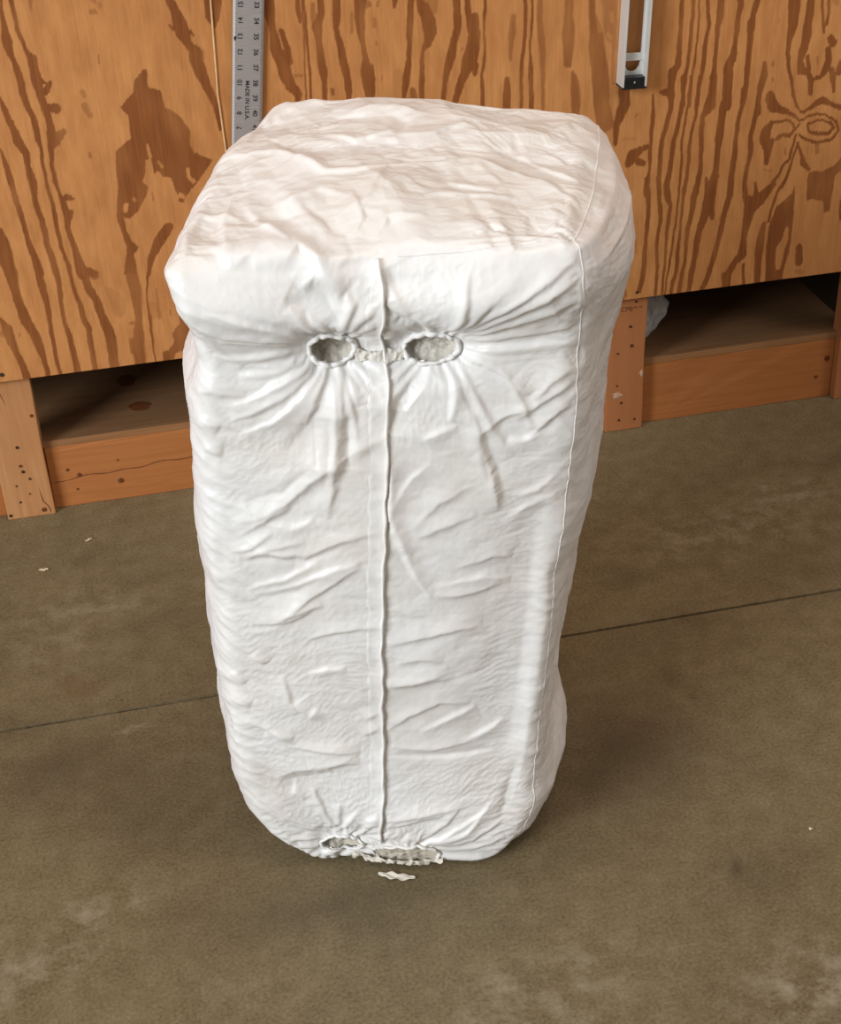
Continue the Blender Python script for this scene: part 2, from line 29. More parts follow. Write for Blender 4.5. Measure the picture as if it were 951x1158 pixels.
STAINS_AND_SHADE=[[0.652,1.653,0.08,0.105,-0.35],[0.579,1.543,0.077,0.076,-0.25],[0.264,1.432,0.24,0.036,-0.2],[0.509,1.452,0.074,0.052,-0.15],[-0.214,1.812,0.122,0.072,-0.45],[-0.091,1.673,0.117,0.085,-0.3],[0.692,1.591,0.222,0.122,-0.25],[0.73,1.351,0.084,0.059,-0.3],[0.095,1.443,0.191,0.064,-0.3],[1.103,2.058,0.094,0.102,-0.12],[1.068,2.301,0.134,0.046,-0.12],[1.296,2.321,0.102,0.027,-0.3],[0.772,2.065,0.054,0.027,-0.35],[-0.042,2.155,0.092,0.041,-0.25],[-0.106,2.367,0.098,0.023,-0.2],[-0.063,2.283,0.08,0.028,-0.3],[-0.174,1.497,0.072,0.022,0.2],[-0.126,1.517,0.073,0.02,0.45],[-0.222,1.454,0.083,0.039,0.35],[-0.077,1.867,0.022,0.008,1.2],[-0.268,1.414,0.046,0.03,0.4],[0.724,1.145,0.088,0.057,0.7],[0.412,1.224,0.1,0.057,0.3],[0.322,1.233,0.067,0.028,0.25],[-0.206,2.149,0.137,0.064,0.2],[1.034,2.136,0.191,0.072,0.35],[1.167,2.24,0.116,0.045,0.35],[-0.113,2.228,0.094,0.06,0.3],[0.247,1.356,0.186,0.046,-0.15],[-0.253,1.927,0.056,0.022,-0.3],[0.857,2.312,0.1,0.044,0.15],[0.749,1.863,0.101,0.048,-0.2],[0.756,1.778,0.035,0.027,-0.35],[0.845,1.912,0.044,0.03,-0.35],[0.046,1.348,0.137,0.044,0.15],[0.695,1.361,0.011,0.015,-0.5],[0.776,1.716,0.008,0.009,-0.6]]  # floor stains and scuffs, plus the bag's soft shadow painted around its foot
HIDDEN=[[0.261,0.711],[0.32,0.72],[0.458,0.728],[0.614,0.699],[0.84,0.652],[0.91,0.549],[0.923,0.479],[0.916,0.391],[0.901,0.321],[0.892,0.289],[0.892,0.299],[0.115,0.299],[0.111,0.314],[0.127,0.374],[0.093,0.464],[0.095,0.506],[0.138,0.583],[0.2,0.663]]
RUST=[[-0.167,2.021,0.032,0.035,0.3]]
# ------------------------------------------------------------------ helpers
def tag(o,label=None,cat=None,group=None,kind=None):
    if label:o['label']=label
    if cat:o['category']=cat
    if group:o['group']=group
    if kind:o['kind']=kind
    return o
def link(name,me,mat=None,parent=None):
    o=bpy.data.objects.new(name,me); COL.objects.link(o)
    if mat is not None: me.materials.append(mat)
    if parent is not None: o.parent=parent; o.matrix_parent_inverse=parent.matrix_basis.inverted()
    return o
def empty(name,loc):
    o=bpy.data.objects.new(name,None); COL.objects.link(o); o.location=loc; o.empty_display_size=.05; return o
def np_mesh(name,V,Q,smooth=True):
    V=np.asarray(V,np.float32); Q=np.asarray(Q,np.int32)
    me=bpy.data.meshes.new(name); me.vertices.add(len(V)); me.vertices.foreach_set('co',V.ravel())
    n=len(Q); me.loops.add(n*4); me.loops.foreach_set('vertex_index',Q.ravel()); me.polygons.add(n)
    me.polygons.foreach_set('loop_start',np.arange(0,n*4,4,dtype=np.int32)); me.polygons.foreach_set('use_smooth',np.full(n,smooth))
    me.update(calc_edges=True); return me
def bm_mesh(name,bm,smooth=False):
    me=bpy.data.meshes.new(name); bm.normal_update(); bm.to_mesh(me); bm.free()
    if smooth: me.polygons.foreach_set('use_smooth',np.ones(len(me.polygons),bool))
    return me
def box_bm(x0,x1,y0,y1,z0,z1,bev=.0015,bm=None,seg=2):
    b=bm or bmesh.new(); t=bmesh.new(); bmesh.ops.create_cube(t,size=1)
    for v in t.verts: v.co=Vector(((x0+x1)/2+v.co.x*(x1-x0),(y0+y1)/2+v.co.y*(y1-y0),(z0+z1)/2+v.co.z*(z1-z0)))
    if bev: bmesh.ops.bevel(t,geom=t.edges[:],offset=bev,segments=seg,affect='EDGES',profile=.6)
    me=bpy.data.meshes.new('tmp'); t.to_mesh(me); t.free(); b.from_mesh(me); bpy.data.meshes.remove(me); return b
def grid_quads(nx,ny,off=0):
    i,j=np.meshgrid(np.arange(nx-1),np.arange(ny-1),indexing='ij'); a=(i*ny+j).ravel()+off
    return np.stack([a,a+ny,a+ny+1,a+1],1)
def tube_mesh(name,pts,rad,n=8,closed=False):
    P=np.asarray(pts,float); m=len(P); rad=np.broadcast_to(rad,(m,))
    T=np.roll(P,-1,0)-np.roll(P,1,0) if closed else np.gradient(P,axis=0)
    T/=np.linalg.norm(T,axis=1)[:,None]+1e-12
    up=np.array([0,-1.,.3]); A=np.cross(T,up); bad=np.linalg.norm(A,axis=1)<.1; A[bad]=np.cross(T[bad],[1.,0,0])
    A/=np.linalg.norm(A,axis=1)[:,None]; B=np.cross(A,T)
    th=np.linspace(0,2*np.pi,n,endpoint=False)
    V=(P[:,None]+rad[:,None,None]*(A[:,None]*np.cos(th)[None,:,None]+B[:,None]*np.sin(th)[None,:,None])).reshape(-1,3)
    Q=[]
    for i in range(m if closed else m-1):
        i2=(i+1)%m
        for k in range(n): k2=(k+1)%n; Q.append((i*n+k,i2*n+k,i2*n+k2,i*n+k2))
    if not closed:
        V=np.vstack([V,P[0],P[-1]]); c0=len(V)-2
        for k in range(0,n,2):
            Q.append((c0,k,(k+1)%n,(k+2)%n)); b=(m-1)*n; Q.append((c0+1,b+(k+2)%n,b+(k+1)%n,b+k))
    return np_mesh(name,V,Q)
_P=rng.permutation(256); _P=np.concatenate([_P,_P,_P]); _G=np.stack([np.cos(np.arange(256)*2.399963),np.sin(np.arange(256)*2.399963)],1)
def perlin(x,y):
    x=np.asarray(x,float); y=np.asarray(y,float); xi=np.floor(x).astype(int); yi=np.floor(y).astype(int); xf=x-xi; yf=y-yi
    u=xf*xf*xf*(xf*(xf*6-15)+10); v=yf*yf*yf*(yf*(yf*6-15)+10); xi&=255; yi&=255
    def g(a,b,dx,dy): h=_P[_P[a]+b]; return _G[h,0]*dx+_G[h,1]*dy
    n00=g(xi,yi,xf,yf); n10=g(xi+1,yi,xf-1,yf); n01=g(xi,yi+1,xf,yf-1); n11=g(xi+1,yi+1,xf-1,yf-1)
    return (n00+u*(n10-n00)+v*((n01+u*(n11-n01))-(n00+u*(n10-n00))))*1.4
def fbm(x,y,o=3):
    r=0;a=1.
    for k in range(o): r=r+a*perlin(x*2**k+17.3*k,y*2**k-9.1*k); a*=.5
    return r
def ridge(x,y): return 1-np.abs(perlin(x,y))*2
def sstep(a,b,x): t=np.clip((x-a)/(b-a),0,1); return t*t*(3-2*t)
def seg_dist(X,Y,pts,signed=False):
    best=np.full(X.shape,9.); wid=np.zeros(X.shape); par=np.zeros(X.shape); n=len(pts)-1
    for i in range(n):
        ax,ay=pts[i][:2]; bx,by=pts[i+1][:2]; dx,dy=bx-ax,by-ay; L=dx*dx+dy*dy+1e-12
        t=np.clip(((X-ax)*dx+(Y-ay)*dy)/L,0,1); d=np.hypot(X-ax-t*dx,Y-ay-t*dy); m=d<best
        best=np.where(m,d,best)
        if signed: wid=np.where(m,np.sign(dx*(Y-ay)-dy*(X-ax)),wid)
        par=np.where(m,(i+t)/n,par)
        if not signed and len(pts[0])>2: wid=np.where(m,pts[i][2]+t*(pts[i+1][2]-pts[i][2]),wid)
    return best,wid,par
# ------------------------------------------------------------------ materials
def mat(name,rough=.6,spec=.4):
    m=bpy.data.materials.new(name); m.use_nodes=True; nt=m.node_tree; b=nt.nodes['Principled BSDF']
    b.inputs['Roughness'].default_value=rough; b.inputs['Specular IOR Level'].default_value=spec; return m,nt,b
def N(nt,t,**k):
    n=nt.nodes.new(t)
    for a,v in k.items():
        if a in n.inputs: n.inputs[a].default_value=v
        else: setattr(n,a,v)
    return n
def mapping(nt,scale,coord='Object',rot=(0,0,0)):
    tc=N(nt,'ShaderNodeTexCoord'); mp=N(nt,'ShaderNodeMapping'); mp.inputs['Scale'].default_value=scale; mp.inputs['Rotation'].default_value=rot
    nt.links.new(tc.outputs[coord],mp.inputs[0]); return mp.outputs[0]
def noise(nt,vec,scale,detail=4,rough=.55,dist=0):
    n=N(nt,'ShaderNodeTexNoise'); n.inputs['Scale'].default_value=scale; n.inputs['Detail'].default_value=detail; n.inputs['Roughness'].default_value=rough; n.inputs['Distortion'].default_value=dist
    nt.links.new(vec,n.inputs['Vector']); return n.outputs[0]
def ramp(nt,fac,stops):
    r=N(nt,'ShaderNodeValToRGB'); e=r.color_ramp.elements
    while len(e)<len(stops): e.new(.5)
    for q,(p,c) in zip(e,stops): q.position=p; q.color=(*c,1) if len(c)==3 else c
    nt.links.new(fac,r.inputs[0]); return r.outputs[0]
def mix(nt,fac,a,b,mode='MIX'):
    m=N(nt,'ShaderNodeMix',data_type='RGBA',blend_type=mode)
    for s,v in ((0,fac),(6,a),(7,b)):
        if isinstance(v,(int,float)): m.inputs[s].default_value=v
        elif isinstance(v,tuple): m.inputs[s].default_value=(*v,1)
        else: nt.links.new(v,m.inputs[s])
    return m.outputs[2]
def math_n(nt,op,a,b=None):
    m=N(nt,'ShaderNodeMath',operation=op)
    for s,v in ((0,a),(1,b)):
        if v is None: continue
        if isinstance(v,(int,float)): m.inputs[s].default_value=v
        else: nt.links.new(v,m.inputs[s])
    return m.outputs[0]
def bump(nt,b,h,strength,dist):
    n=N(nt,'ShaderNodeBump'); n.inputs['Strength'].default_value=strength; n.inputs['Distance'].default_value=dist
    nt.links.new(h,n.inputs['Height']); nt.links.new(n.outputs[0],b.inputs['Normal'])
def attr(nt,name): a=N(nt,'ShaderNodeAttribute',attribute_name=name); return a.outputs['Fac']

# varnished fir plywood: the grain figure is a mesh attribute, fibres are noise
M_PLY,nt,b=mat('fir_plywood',.5,.35)
g=attr(nt,'grain'); fib=noise(nt,mapping(nt,(260,260,9)),1,4,.6); blotch=noise(nt,mapping(nt,(3.2,3.2,2.2)),1,4,.6); fine=noise(nt,mapping(nt,(45,45,14)),1,4,.6)
light=ramp(nt,blotch,[(.3,(.47,.192,.060)),(.5,(.53,.228,.074)),(.72,(.58,.265,.092))])
light=mix(nt,.55,light,ramp(nt,fine,[(.3,(.40,.15,.042)),(.7,(.66,.31,.105))]))
light=mix(nt,.16,light,ramp(nt,fib,[(.35,(.36,.13,.037)),(.65,(.70,.33,.12))]))
dark=mix(nt,.6,ramp(nt,blotch,[(.3,(.215,.066,.015)),(.7,(.275,.09,.022))]),ramp(nt,fib,[(.35,(.17,.05,.012)),(.7,(.31,.105,.027))]))
gg=math_n(nt,'MULTIPLY_ADD',fib,.16); gg.node.inputs[2].default_value=-.08
g2=math_n(nt,'ADD',g,gg); gr=ramp(nt,g2,[(.12,(0,0,0)),(.88,(1,1,1))])
c=mix(nt,gr,light,dark); nt.links.new(c,b.inputs['Base Color']); bump(nt,b,fib,.12,.001)
# solid softwood; long = index of the grain axis
def wood(name,c0,c1,c2,long,rough=.6,ring=9.):
    m,nt,b=mat(name,rough,.3); sc=[22,22,22]; sc[long]=1.6; f=[160,160,160]; f[long]=6
    w=noise(nt,mapping(nt,tuple(sc)),ring/9,3,.5,1.2); fb=noise(nt,mapping(nt,tuple(f)),1,3,.6); big=noise(nt,mapping(nt,(5,5,5)),1,3,.6)
    c=ramp(nt,w,[(.28,c1),(.45,c0),(.55,c1),(.66,c0),(.8,c2)]); c=mix(nt,.35,c,ramp(nt,fb,[(.3,c2),(.7,c0)])); c=mix(nt,math_n(nt,'MULTIPLY',big,.55),c,c1)
    nt.links.new(c,b.inputs['Base Color']); bump(nt,b,fb,.15,.001); return m
M_POST=wood('pale_stud_wood',(.56,.29,.125),(.47,.215,.085),(.35,.14,.05),2)
M_POST2=wood('orange_stud_wood',(.47,.19,.075),(.42,.165,.06),(.33,.12,.04),2)
M_KICK=wood('orange_board_wood',(.47,.18,.055),(.40,.145,.042),(.29,.095,.025),0)
M_DECK=wood('rough_deck_plywood',(.24,.125,.055),(.18,.09,.038),(.09,.04,.017),0,.75,6.)
M_EDGE=wood('plywood_edge',(.36,.18,.075),(.28,.13,.05),(.16,.07,.025),0,.75,6.)
M_KNOT,nt,b=mat('knot_wood',.6,.3); nn=noise(nt,mapping(nt,(200,200,200)),1,2); nt.links.new(ramp(nt,nn,[(.3,(.09,.025,.008)),(.7,(.17,.055,.016))]),b.inputs['Base Color'])
M_DARK,nt,b=mat('dark_screw_steel',.5,.4); nn=noise(nt,mapping(nt,(300,300,300)),1,2); nt.links.new(ramp(nt,nn,[(.3,(.02,.012,.008)),(.7,(.06,.035,.02))]),b.inputs['Base Color'])
M_DUST,nt,b=mat('plaster_scuff',.9,.1); nn=noise(nt,mapping(nt,(200,200,200)),1,3); nt.links.new(ramp(nt,nn,[(.3,(.45,.25,.14)),(.7,(.66,.48,.36))]),b.inputs['Base Color'])
# concrete
M_FLOOR,nt,b=mat('sealed_concrete',.5,.22)
st=attr(nt,'stain_and_shade'); v=mapping(nt,(1,1,1)); n1=noise(nt,v,3.2,6,.62,.6); n2=noise(nt,v,26,6,.65); n3=noise(nt,v,210,4,.6); n4=noise(nt,mapping(nt,(60,190,60),rot=(0,0,.25)),1,4,.7)
c=ramp(nt,n1,[(.28,(.108,.079,.038)),(.5,(.168,.127,.066)),(.72,(.216,.168,.094))])
c=mix(nt,.55,c,ramp(nt,n2,[(.27,(.084,.060,.028)),(.5,(.168,.127,.067)),(.74,(.275,.220,.131))]))
c=mix(nt,.42,c,ramp(nt,n3,[(.3,(.058,.044,.022)),(.7,(.30,.237,.138))]))
c=mix(nt,ramp(nt,n4,[(.60,(0,0,0)),(.78,(.42,.42,.42))]),c,(.27,.225,.145))
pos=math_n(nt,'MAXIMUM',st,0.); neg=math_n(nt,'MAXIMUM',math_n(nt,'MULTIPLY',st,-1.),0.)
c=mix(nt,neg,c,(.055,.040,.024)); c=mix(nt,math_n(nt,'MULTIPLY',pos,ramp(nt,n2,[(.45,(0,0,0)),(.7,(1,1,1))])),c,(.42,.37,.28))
rs=attr(nt,'rust'); c=mix(nt,rs,c,(.14,.065,.028))
nt.links.new(c,b.inputs['Base Color']); nt.links.new(ramp(nt,n2,[(.3,(.40,.40,.40)),(.7,(.62,.62,.62))]),b.inputs['Roughness']); bump(nt,b,n3,.12,.002)
# white spun fabric
def fabric(name,base,rough=.5,spec=.4,crink=.35,sss=.0,dirt=.05):
    m,nt,b=mat(name,rough,spec); v=mapping(nt,(1,1,1)); a=noise(nt,v,70,5,.65,.8); c2=noise(nt,v,260,3,.6); big=noise(nt,v,7,4,.6)
    vo=N(nt,'ShaderNodeTexVoronoi',feature='F1'); vo.inputs['Scale'].default_value=48; nt.links.new(mix(nt,.06,v,a),vo.inputs['Vector'])
    d=tuple(x*(1-dirt*k) for x,k in zip(base,(1.,1.5,2.2)))
    nt.links.new(ramp(nt,big,[(.35,d),(.65,base)]),b.inputs['Base Color'])
    h=math_n(nt,'ADD',math_n(nt,'MULTIPLY',a,.8),math_n(nt,'ADD',math_n(nt,'MULTIPLY',vo.outputs[0],.35),math_n(nt,'MULTIPLY',c2,.10)))
    bump(nt,b,h,crink,.006)
    if sss: b.inputs['Subsurface Weight'].default_value=sss; b.inputs['Subsurface Radius'].default_value=(.012,.011,.010); b.inputs['Subsurface Scale'].default_value=1.
    return m
M_FRONT=fabric('white_spun_fabric',(.83,.825,.815),.36,.5,.11)
M_TOP=fabric('white_top_fabric',(.83,.82,.807),.33,.55,.13)
M_SIDE=fabric('white_side_fabric',(.82,.80,.80),.36,.5,.16)
M_HEM=fabric('white_hem_fabric',(.84,.835,.825),.55,.3,.15)
M_FRINGE=fabric('soiled_fringe_fabric',(.74,.72,.67),.5,.35,.3,dirt=.12)
M_LINING=fabric('grey_lining_fabric',(.60,.575,.52),.5,.35,.6,dirt=.15)
M_SACK=fabric('grey_plastic_film',(.55,.55,.56),.3,.5,.8)
# metals and plastics
M_RULE,nt,b=mat('brushed_aluminium',.42,.5); b.inputs['Metallic'].default_value=.55; nn=noise(nt,mapping(nt,(30,30,900)),1,3); nt.links.new(ramp(nt,nn,[(.3,(.44,.43,.43)),(.7,(.54,.53,.53))]),b.inputs['Base Color'])
M_LEVEL,nt,b=mat('bare_aluminium',.5,.5); b.inputs['Metallic'].default_value=.35; nn=noise(nt,mapping(nt,(500,500,12)),1,3); nt.links.new(ramp(nt,nn,[(.3,(.62,.62,.60)),(.7,(.74,.74,.72))]),b.inputs['Base Color'])
M_INK,nt,b=mat('black_ink',.6,.3); nn=noise(nt,mapping(nt,(400,400,400)),1,2); nt.links.new(ramp(nt,nn,[(.3,(.016,.015,.018)),(.8,(.06,.055,.06))]),b.inputs['Base Color'])
M_STAMP,nt,b=mat('faded_stamp_ink',.8,.1); nn=noise(nt,mapping(nt,(400,400,400)),1,2); nt.links.new(ramp(nt,nn,[(.4,(.10,.045,.02)),(.65,(.28,.11,.045))]),b.inputs['Base Color'])
M_BLACK,nt,b=mat('black_plastic',.35,.4); nn=noise(nt,mapping(nt,(200,200,200)),1,2); nt.links.new(ramp(nt,nn,[(.3,(.008,.008,.009)),(.7,(.016,.016,.017))]),b.inputs['Base Color'])
M_CORD,nt,b=mat('pale_twine',.8,.2); nn=noise(nt,mapping(nt,(300,300,60)),1,3); nt.links.new(ramp(nt,nn,[(.3,(.60,.36,.16)),(.7,(.80,.56,.32))]),b.inputs['Base Color'])
M_CHIP,nt,b=mat('pale_wood_chip',.8,.2); nn=noise(nt,mapping(nt,(300,80,80)),1,2); nt.links.new(ramp(nt,nn,[(.3,(.62,.48,.32)),(.7,(.80,.68,.5))]),b.inputs['Base Color'])
M_JOINT,nt,b=mat('joint_dirt',.9,.1); nn=noise(nt,mapping(nt,(60,60,60)),1,4); nt.links.new(ramp(nt,nn,[(.35,(.035,.024,.014)),(.7,(.15,.115,.075))]),b.inputs['Base Color'])
M_CAVE,nt,b=mat('old_dark_boards',.8,.2); nn=noise(nt,mapping(nt,(3,3,40)),1,4); nt.links.new(ramp(nt,nn,[(.3,(.10,.045,.018)),(.7,(.19,.09,.038))]),b.inputs['Base Color'])

# ------------------------------------------------------------------ setting
WY=2.5265; PLY_Z=.2995
def axis(fine0,fine1,d,lo,hi,coarse):
    a=np.arange(fine0,fine1+1e-6,d); l=np.linspace(lo,fine0,max(2,int((fine0-lo)/coarse)+1))[:-1]; h=np.linspace(fine1,hi,max(2,int((hi-fine1)/coarse)+1))[1:]
    return np.concatenate([l,a,h])
gx=axis(-.34,1.46,.0019,-1.6,2.8,.004); gz=axis(PLY_Z,1.0,.0019,PLY_Z-.0001,2.42,.012)[1:]
GX,GZ=np.meshgrid(gx,gz,indexing='ij')
G=np.zeros(GX.shape)
# long thin figure outside the part the photograph shows
out=np.clip(np.maximum(np.maximum(-.33-GX,GX-1.43)/.03,(GZ-1.05)/.25),0,1)
st_=sstep(.30,.45,ridge(GX*17+perlin(GX*3,GZ*.8)*1.6,GZ*.9)-.38)
# torn, feathered edges: shift the look-up along the fibre
WXo=GX+.0012*perlin(GX*60,GZ*50)+.0005*perlin(GX*170,GZ*120); WZo=GZ+.0028*perlin(GX*380,GZ*14)+.0012*perlin(GX*120,GZ*60)
def clip_box(xs,zs,pad):
    return slice(max(0,np.searchsorted(gx,min(xs)-pad)),np.searchsorted(gx,max(xs)+pad)),slice(max(0,np.searchsorted(gz,min(zs)-pad)),np.searchsorted(gz,max(zs)+pad))
for erase in (0,1):
    if not erase:
        for a in GRAIN_AREAS:
            k=a[0]; P=np.array(a[1:],float).reshape(-1,2)/1000; s=clip_box(P[:,0],P[:,1],.02); X=WXo[s]; Z=WZo[s]
            ins=np.zeros(X.shape,bool)
            for i in range(len(P)):
                x1,z1=P[i]; x2,z2=P[(i+1)%len(P)]; cr=((z1>Z)!=(z2>Z))&(X<(x2-x1)*(Z-z1)/(z2-z1+1e-12)+x1); ins^=cr
            d,_,_=seg_dist(X,Z,np.vstack([P,P[:1]])); sd=np.where(ins,-d,d)
            G[s]=np.maximum(G[s],k*sstep(.0011,-.0011,sd))
    for a in GRAIN:
        k=a[0]
        if (k<0)!=bool(erase): continue
        P=np.array(a[1:],float).reshape(-1,3)/1000; s=clip_box(P[:,0],P[:,1],.05); X=WXo[s]; Z=WZo[s]
        d,w,_=seg_dist(X,Z,P); soft=.0011 if abs(k)>.85 else .0022
        m=sstep(soft,-soft,d-w*.5-.0004)
        G[s]=G[s]*(1-m*-k) if k<0 else np.maximum(G[s],k*m)
hs_=clip_box([q[0] for q in HIDDEN],[q[1] for q in HIDDEN],.0); HP=np.array(HIDDEN); ins=np.zeros(GX[hs_].shape,bool)
for i in range(len(HP)):
    (x1,z1),(x2,z2)=HP[i],HP[(i+1)%len(HP)]; ins^=((z1>GZ[hs_])!=(z2>GZ[hs_]))&(GX[hs_]<(x2-x1)*(GZ[hs_]-z1)/(z2-z1+1e-12)+x1)
out[hs_]=np.maximum(out[hs_],ins*sstep(0,.012,seg_dist(GX[hs_],GZ[hs_],np.vstack([HP,HP[:1]]))[0]))
G=np.maximum(G,out*st_*.95)
# slow change of tone inside the dark figure
G=np.clip(G*(.88+.22*fbm(GX*30,GZ*9,2)),0,1)
me=np_mesh('wall_back',np.stack([GX.ravel(),np.full(GX.size,WY),GZ.ravel()],1),grid_quads(len(gx),len(gz)),False)
at=me.attributes.new('grain','FLOAT','POINT'); at.data.foreach_set('value',G.ravel().astype(np.float32))
# give the sheet its 16 mm thickness: back face and bottom edge
wall=link('wall_back',me,M_PLY); tag(wall,'varnished fir plywood wall with dark wavy grain','wall',kind='structure')
edge=link('wall_back_edge',bm_mesh('edge',box_bm(-1.6,2.8,WY+.0005,WY+.016,PLY_Z,2.42,0)),M_POST2); edge.name='wall_recess_front'; tag(edge,'wood core behind the plywood facing','wall',kind='structure')
# dark hollow behind
bm=bmesh.new(); box_bm(-1.6,2.8,3.16,3.18,0,.8,0,bm); box_bm(-1.6,2.8,WY+.016,3.16,.70,.72,0,bm); box_bm(-1.62,-1.6,WY+.016,3.18,0,.72,0,bm); box_bm(2.8,2.82,WY+.016,3.18,0,.72,0,bm)
tag(link('wall_recess',bm_mesh('wall_recess',bm),M_CAVE),'dark hollow under the plywood wall','wall',kind='structure')
# concrete floor with a sawn joint
JY=1.922
fx=axis(-.7,1.9,.008,-5,6,.25); fy1=axis(.8,JY-.004,.008,-4,JY-.003,.25)[:-1]; fy2=np.concatenate([np.arange(JY+.003,2.62,.008),np.linspace(2.7,4.5,8)])
fy=np.concatenate([fy1,[JY-.003,JY-.0024,JY+.0024],fy2]); fz=np.zeros(len(fy)); i0=len(fy1); fz[i0+1]=-.012; fz[i0+2]=-.012
FX,FY=np.meshgrid(fx,fy,indexing='ij'); FZ=np.broadcast_to(fz,FX.shape).copy()
me=np_mesh('floor',np.stack([FX.ravel(),FY.ravel(),FZ.ravel()],1),grid_quads(len(fx),len(fy)),False)
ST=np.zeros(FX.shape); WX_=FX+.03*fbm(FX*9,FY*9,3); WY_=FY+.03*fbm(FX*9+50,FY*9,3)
for x,y,rx,ry,k in STAINS_AND_SHADE:
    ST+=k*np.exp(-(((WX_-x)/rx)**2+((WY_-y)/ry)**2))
RU=np.zeros(FX.shape)
for x,y,rx,ry,k in RUST: RU+=k*sstep(1.25,.75,np.hypot((WX_-x)/rx,(WY_-y)/ry))
me.attributes.new('stain_and_shade','FLOAT','POINT').data.foreach_set('value',np.clip(ST,-1,1).ravel().astype(np.float32))
me.attributes.new('rust','FLOAT','POINT').data.foreach_set('value',np.clip(RU,0,1).ravel().astype(np.float32))
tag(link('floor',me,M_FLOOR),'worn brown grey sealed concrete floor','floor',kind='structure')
# dirt packed in the left half of the joint
xs=np.linspace(-5,.42,900); zt=-.0022-.0022*np.abs(perlin(xs*40,xs*0+3)); V=np.concatenate([np.stack([xs,np.full(900,JY-.0024),zt-.0015],1),np.stack([xs,np.full(900,JY+.0024),zt],1)]); Q=[(i,i+1,900+i+1,900+i) for i in range(899)]
tag(link('trim_1',np_mesh('trim_1',V,Q),M_JOINT),'dirt packed in the floor joint','joint',kind='structure')

# ------------------------------------------------------------------ bench base: posts, boards, decks
def disc(x,y,z,r,m,parent,name='screw',label=None,squash=1.):
    bm=bmesh.new(); bmesh.ops.create_cone(bm,cap_ends=True,segments=14,radius1=r,radius2=r*.75,depth=.0022)
    bmesh.ops.rotate(bm,verts=bm.verts,cent=(0,0,0),matrix=Matrix.Rotation(math.pi/2,3,'X'))
    for v in bm.verts: v.co=Vector((v.co.x*(1+.12*math.sin(v.co.z*2e3)),v.co.y,v.co.z*squash))+Vector((x,y-.0006,z))
    o=link(name,bm_mesh(name,bm,False),m,parent)
    if label:o['label']=label
    return o
PY=2.5428
def timber(bm,n=2):
    # wander the faces a little so that no edge is dead straight
    bmesh.ops.subdivide_edges(bm,edges=[e for e in bm.edges if e.calc_length()>.1],cuts=12)
    for v in bm.verts:
        z=v.co.z if n==2 else v.co.x
        v.co.y+=.0007*math.sin(z*31+v.co.x*9); 
        if n==2: v.co.x+=.0009*math.sin(z*23+v.co.y*40)
    return bm
def post(x0,x1,top,m,label,base_y=PY):
    r=empty('wooden_post',((x0+x1)/2,base_y+.019,0)); tag(r,label,'post',group='posts under the plywood wall')
    link('stud',bm_mesh('stud',timber(box_bm(x0,x1,base_y,base_y+.038,0,top,.002))),m,r); return r
pl=post(-.2817,-.1930,.69,M_POST,'pale wooden post with knots and screws at the left end under the plywood')
for x,z,r,k in [(-.2379,.1534,.0042,1),(-.2269,.0835,.0032,1),(-.2364,.1003,.0042,1),(-.2391,.1134,.0036,0),(-.2534,.0719,.0025,1),(-.2521,.0358,.0036,1),(-.2321,.0514,.0026,0),(-.2011,.2155,.0050,0),(-.212,.0123,.0072,0),(-.2750,.0092,.0050,1)]:
    disc(x,PY,z,r*.78,M_DARK if k else M_KNOT,pl,'screw' if k else 'knot')
link('split',tube_mesh('split',[(-.2135,PY+.0003,.062),(-.2125,PY,.045),(-.2105,PY,.03),(-.204,PY,.022),(-.2005,PY,.010),(-.2015,PY+.0003,.001)],[.0004,.0009,.0012,.0011,.0013,.0008],6),M_KNOT,pl)
link('split',tube_mesh('split',[(-.252,PY+.0003,.285),(-.2475,PY,.262),(-.239,PY,.225)],[.0003,.0008,.0003],6),M_KNOT,pl)
pr=post(.906,.9845,.69,M_POST2,'orange wooden post with screws beside the bag at right')
for x,z,r in [(.9517,.2325,.0040),(.9562,.1903,.0040),(.9277,.1765,.0026),(.9286,.1047,.0030),(.9389,.0647,.0040),(.9357,.0253,.0033),(.9688,.0230,.0032),(.9605,.2850,.0036)]: disc(x,PY,z,r*.78,M_DARK,pr)
def patch(cx,cz,rx,rz,y,name,m,parent,seed):
    rs=np.random.RandomState(seed); n=22; th=np.linspace(0,2*np.pi,n,endpoint=False); rr=1+.35*rs.randn(n)*.6
    V=[(cx,y-.0016,cz)]+[(cx+rx*r*.6*math.cos(t),y-.0013,cz+rz*r*.6*math.sin(t)) for t,r in zip(th,rr)]+[(cx+rx*r*math.cos(t),y+.0004,cz+rz*r*math.sin(t)) for t,r in zip(th,rr)]
    bm=bmesh.new(); vs=[bm.verts.new(v) for v in V]
    for i in range(n):
        j=(i+1)%n; bm.faces.new((vs[0],vs[1+j],vs[1+i])); bm.faces.new((vs[1+i],vs[1+j],vs[1+n+j],vs[1+n+i]))
    return link(name,bm_mesh(name,bm,True),m,parent)
patch(.9300,.083,.012,.010,PY,'plaster_smear',M_DUST,pr,1); patch(.9795,.126,.004,.009,PY,'plaster_smear',M_DUST,pr,2)
def text_mesh(items,size):
    # items: (string, matrix); returns one bmesh of flat letters with a hair of thickness
    bm=bmesh.new()
    for s_,mx in items:
        cu=bpy.data.curves.new('t','FONT'); cu.body=s_; cu.size=size; cu.align_x='CENTER'; cu.align_y='CENTER'; cu.extrude=.00012; cu.offset=size*.020
        o=bpy.data.objects.new('t',cu); COL.objects.link(o); dg=bpy.context.evaluated_depsgraph_get(); dg.update()
        me=bpy.data.meshes.new_from_object(o.evaluated_get(dg)); me.transform(mx); bm.from_mesh(me)
        bpy.data.objects.remove(o); bpy.data.meshes.remove(me); bpy.data.curves.remove(cu)
    return bm
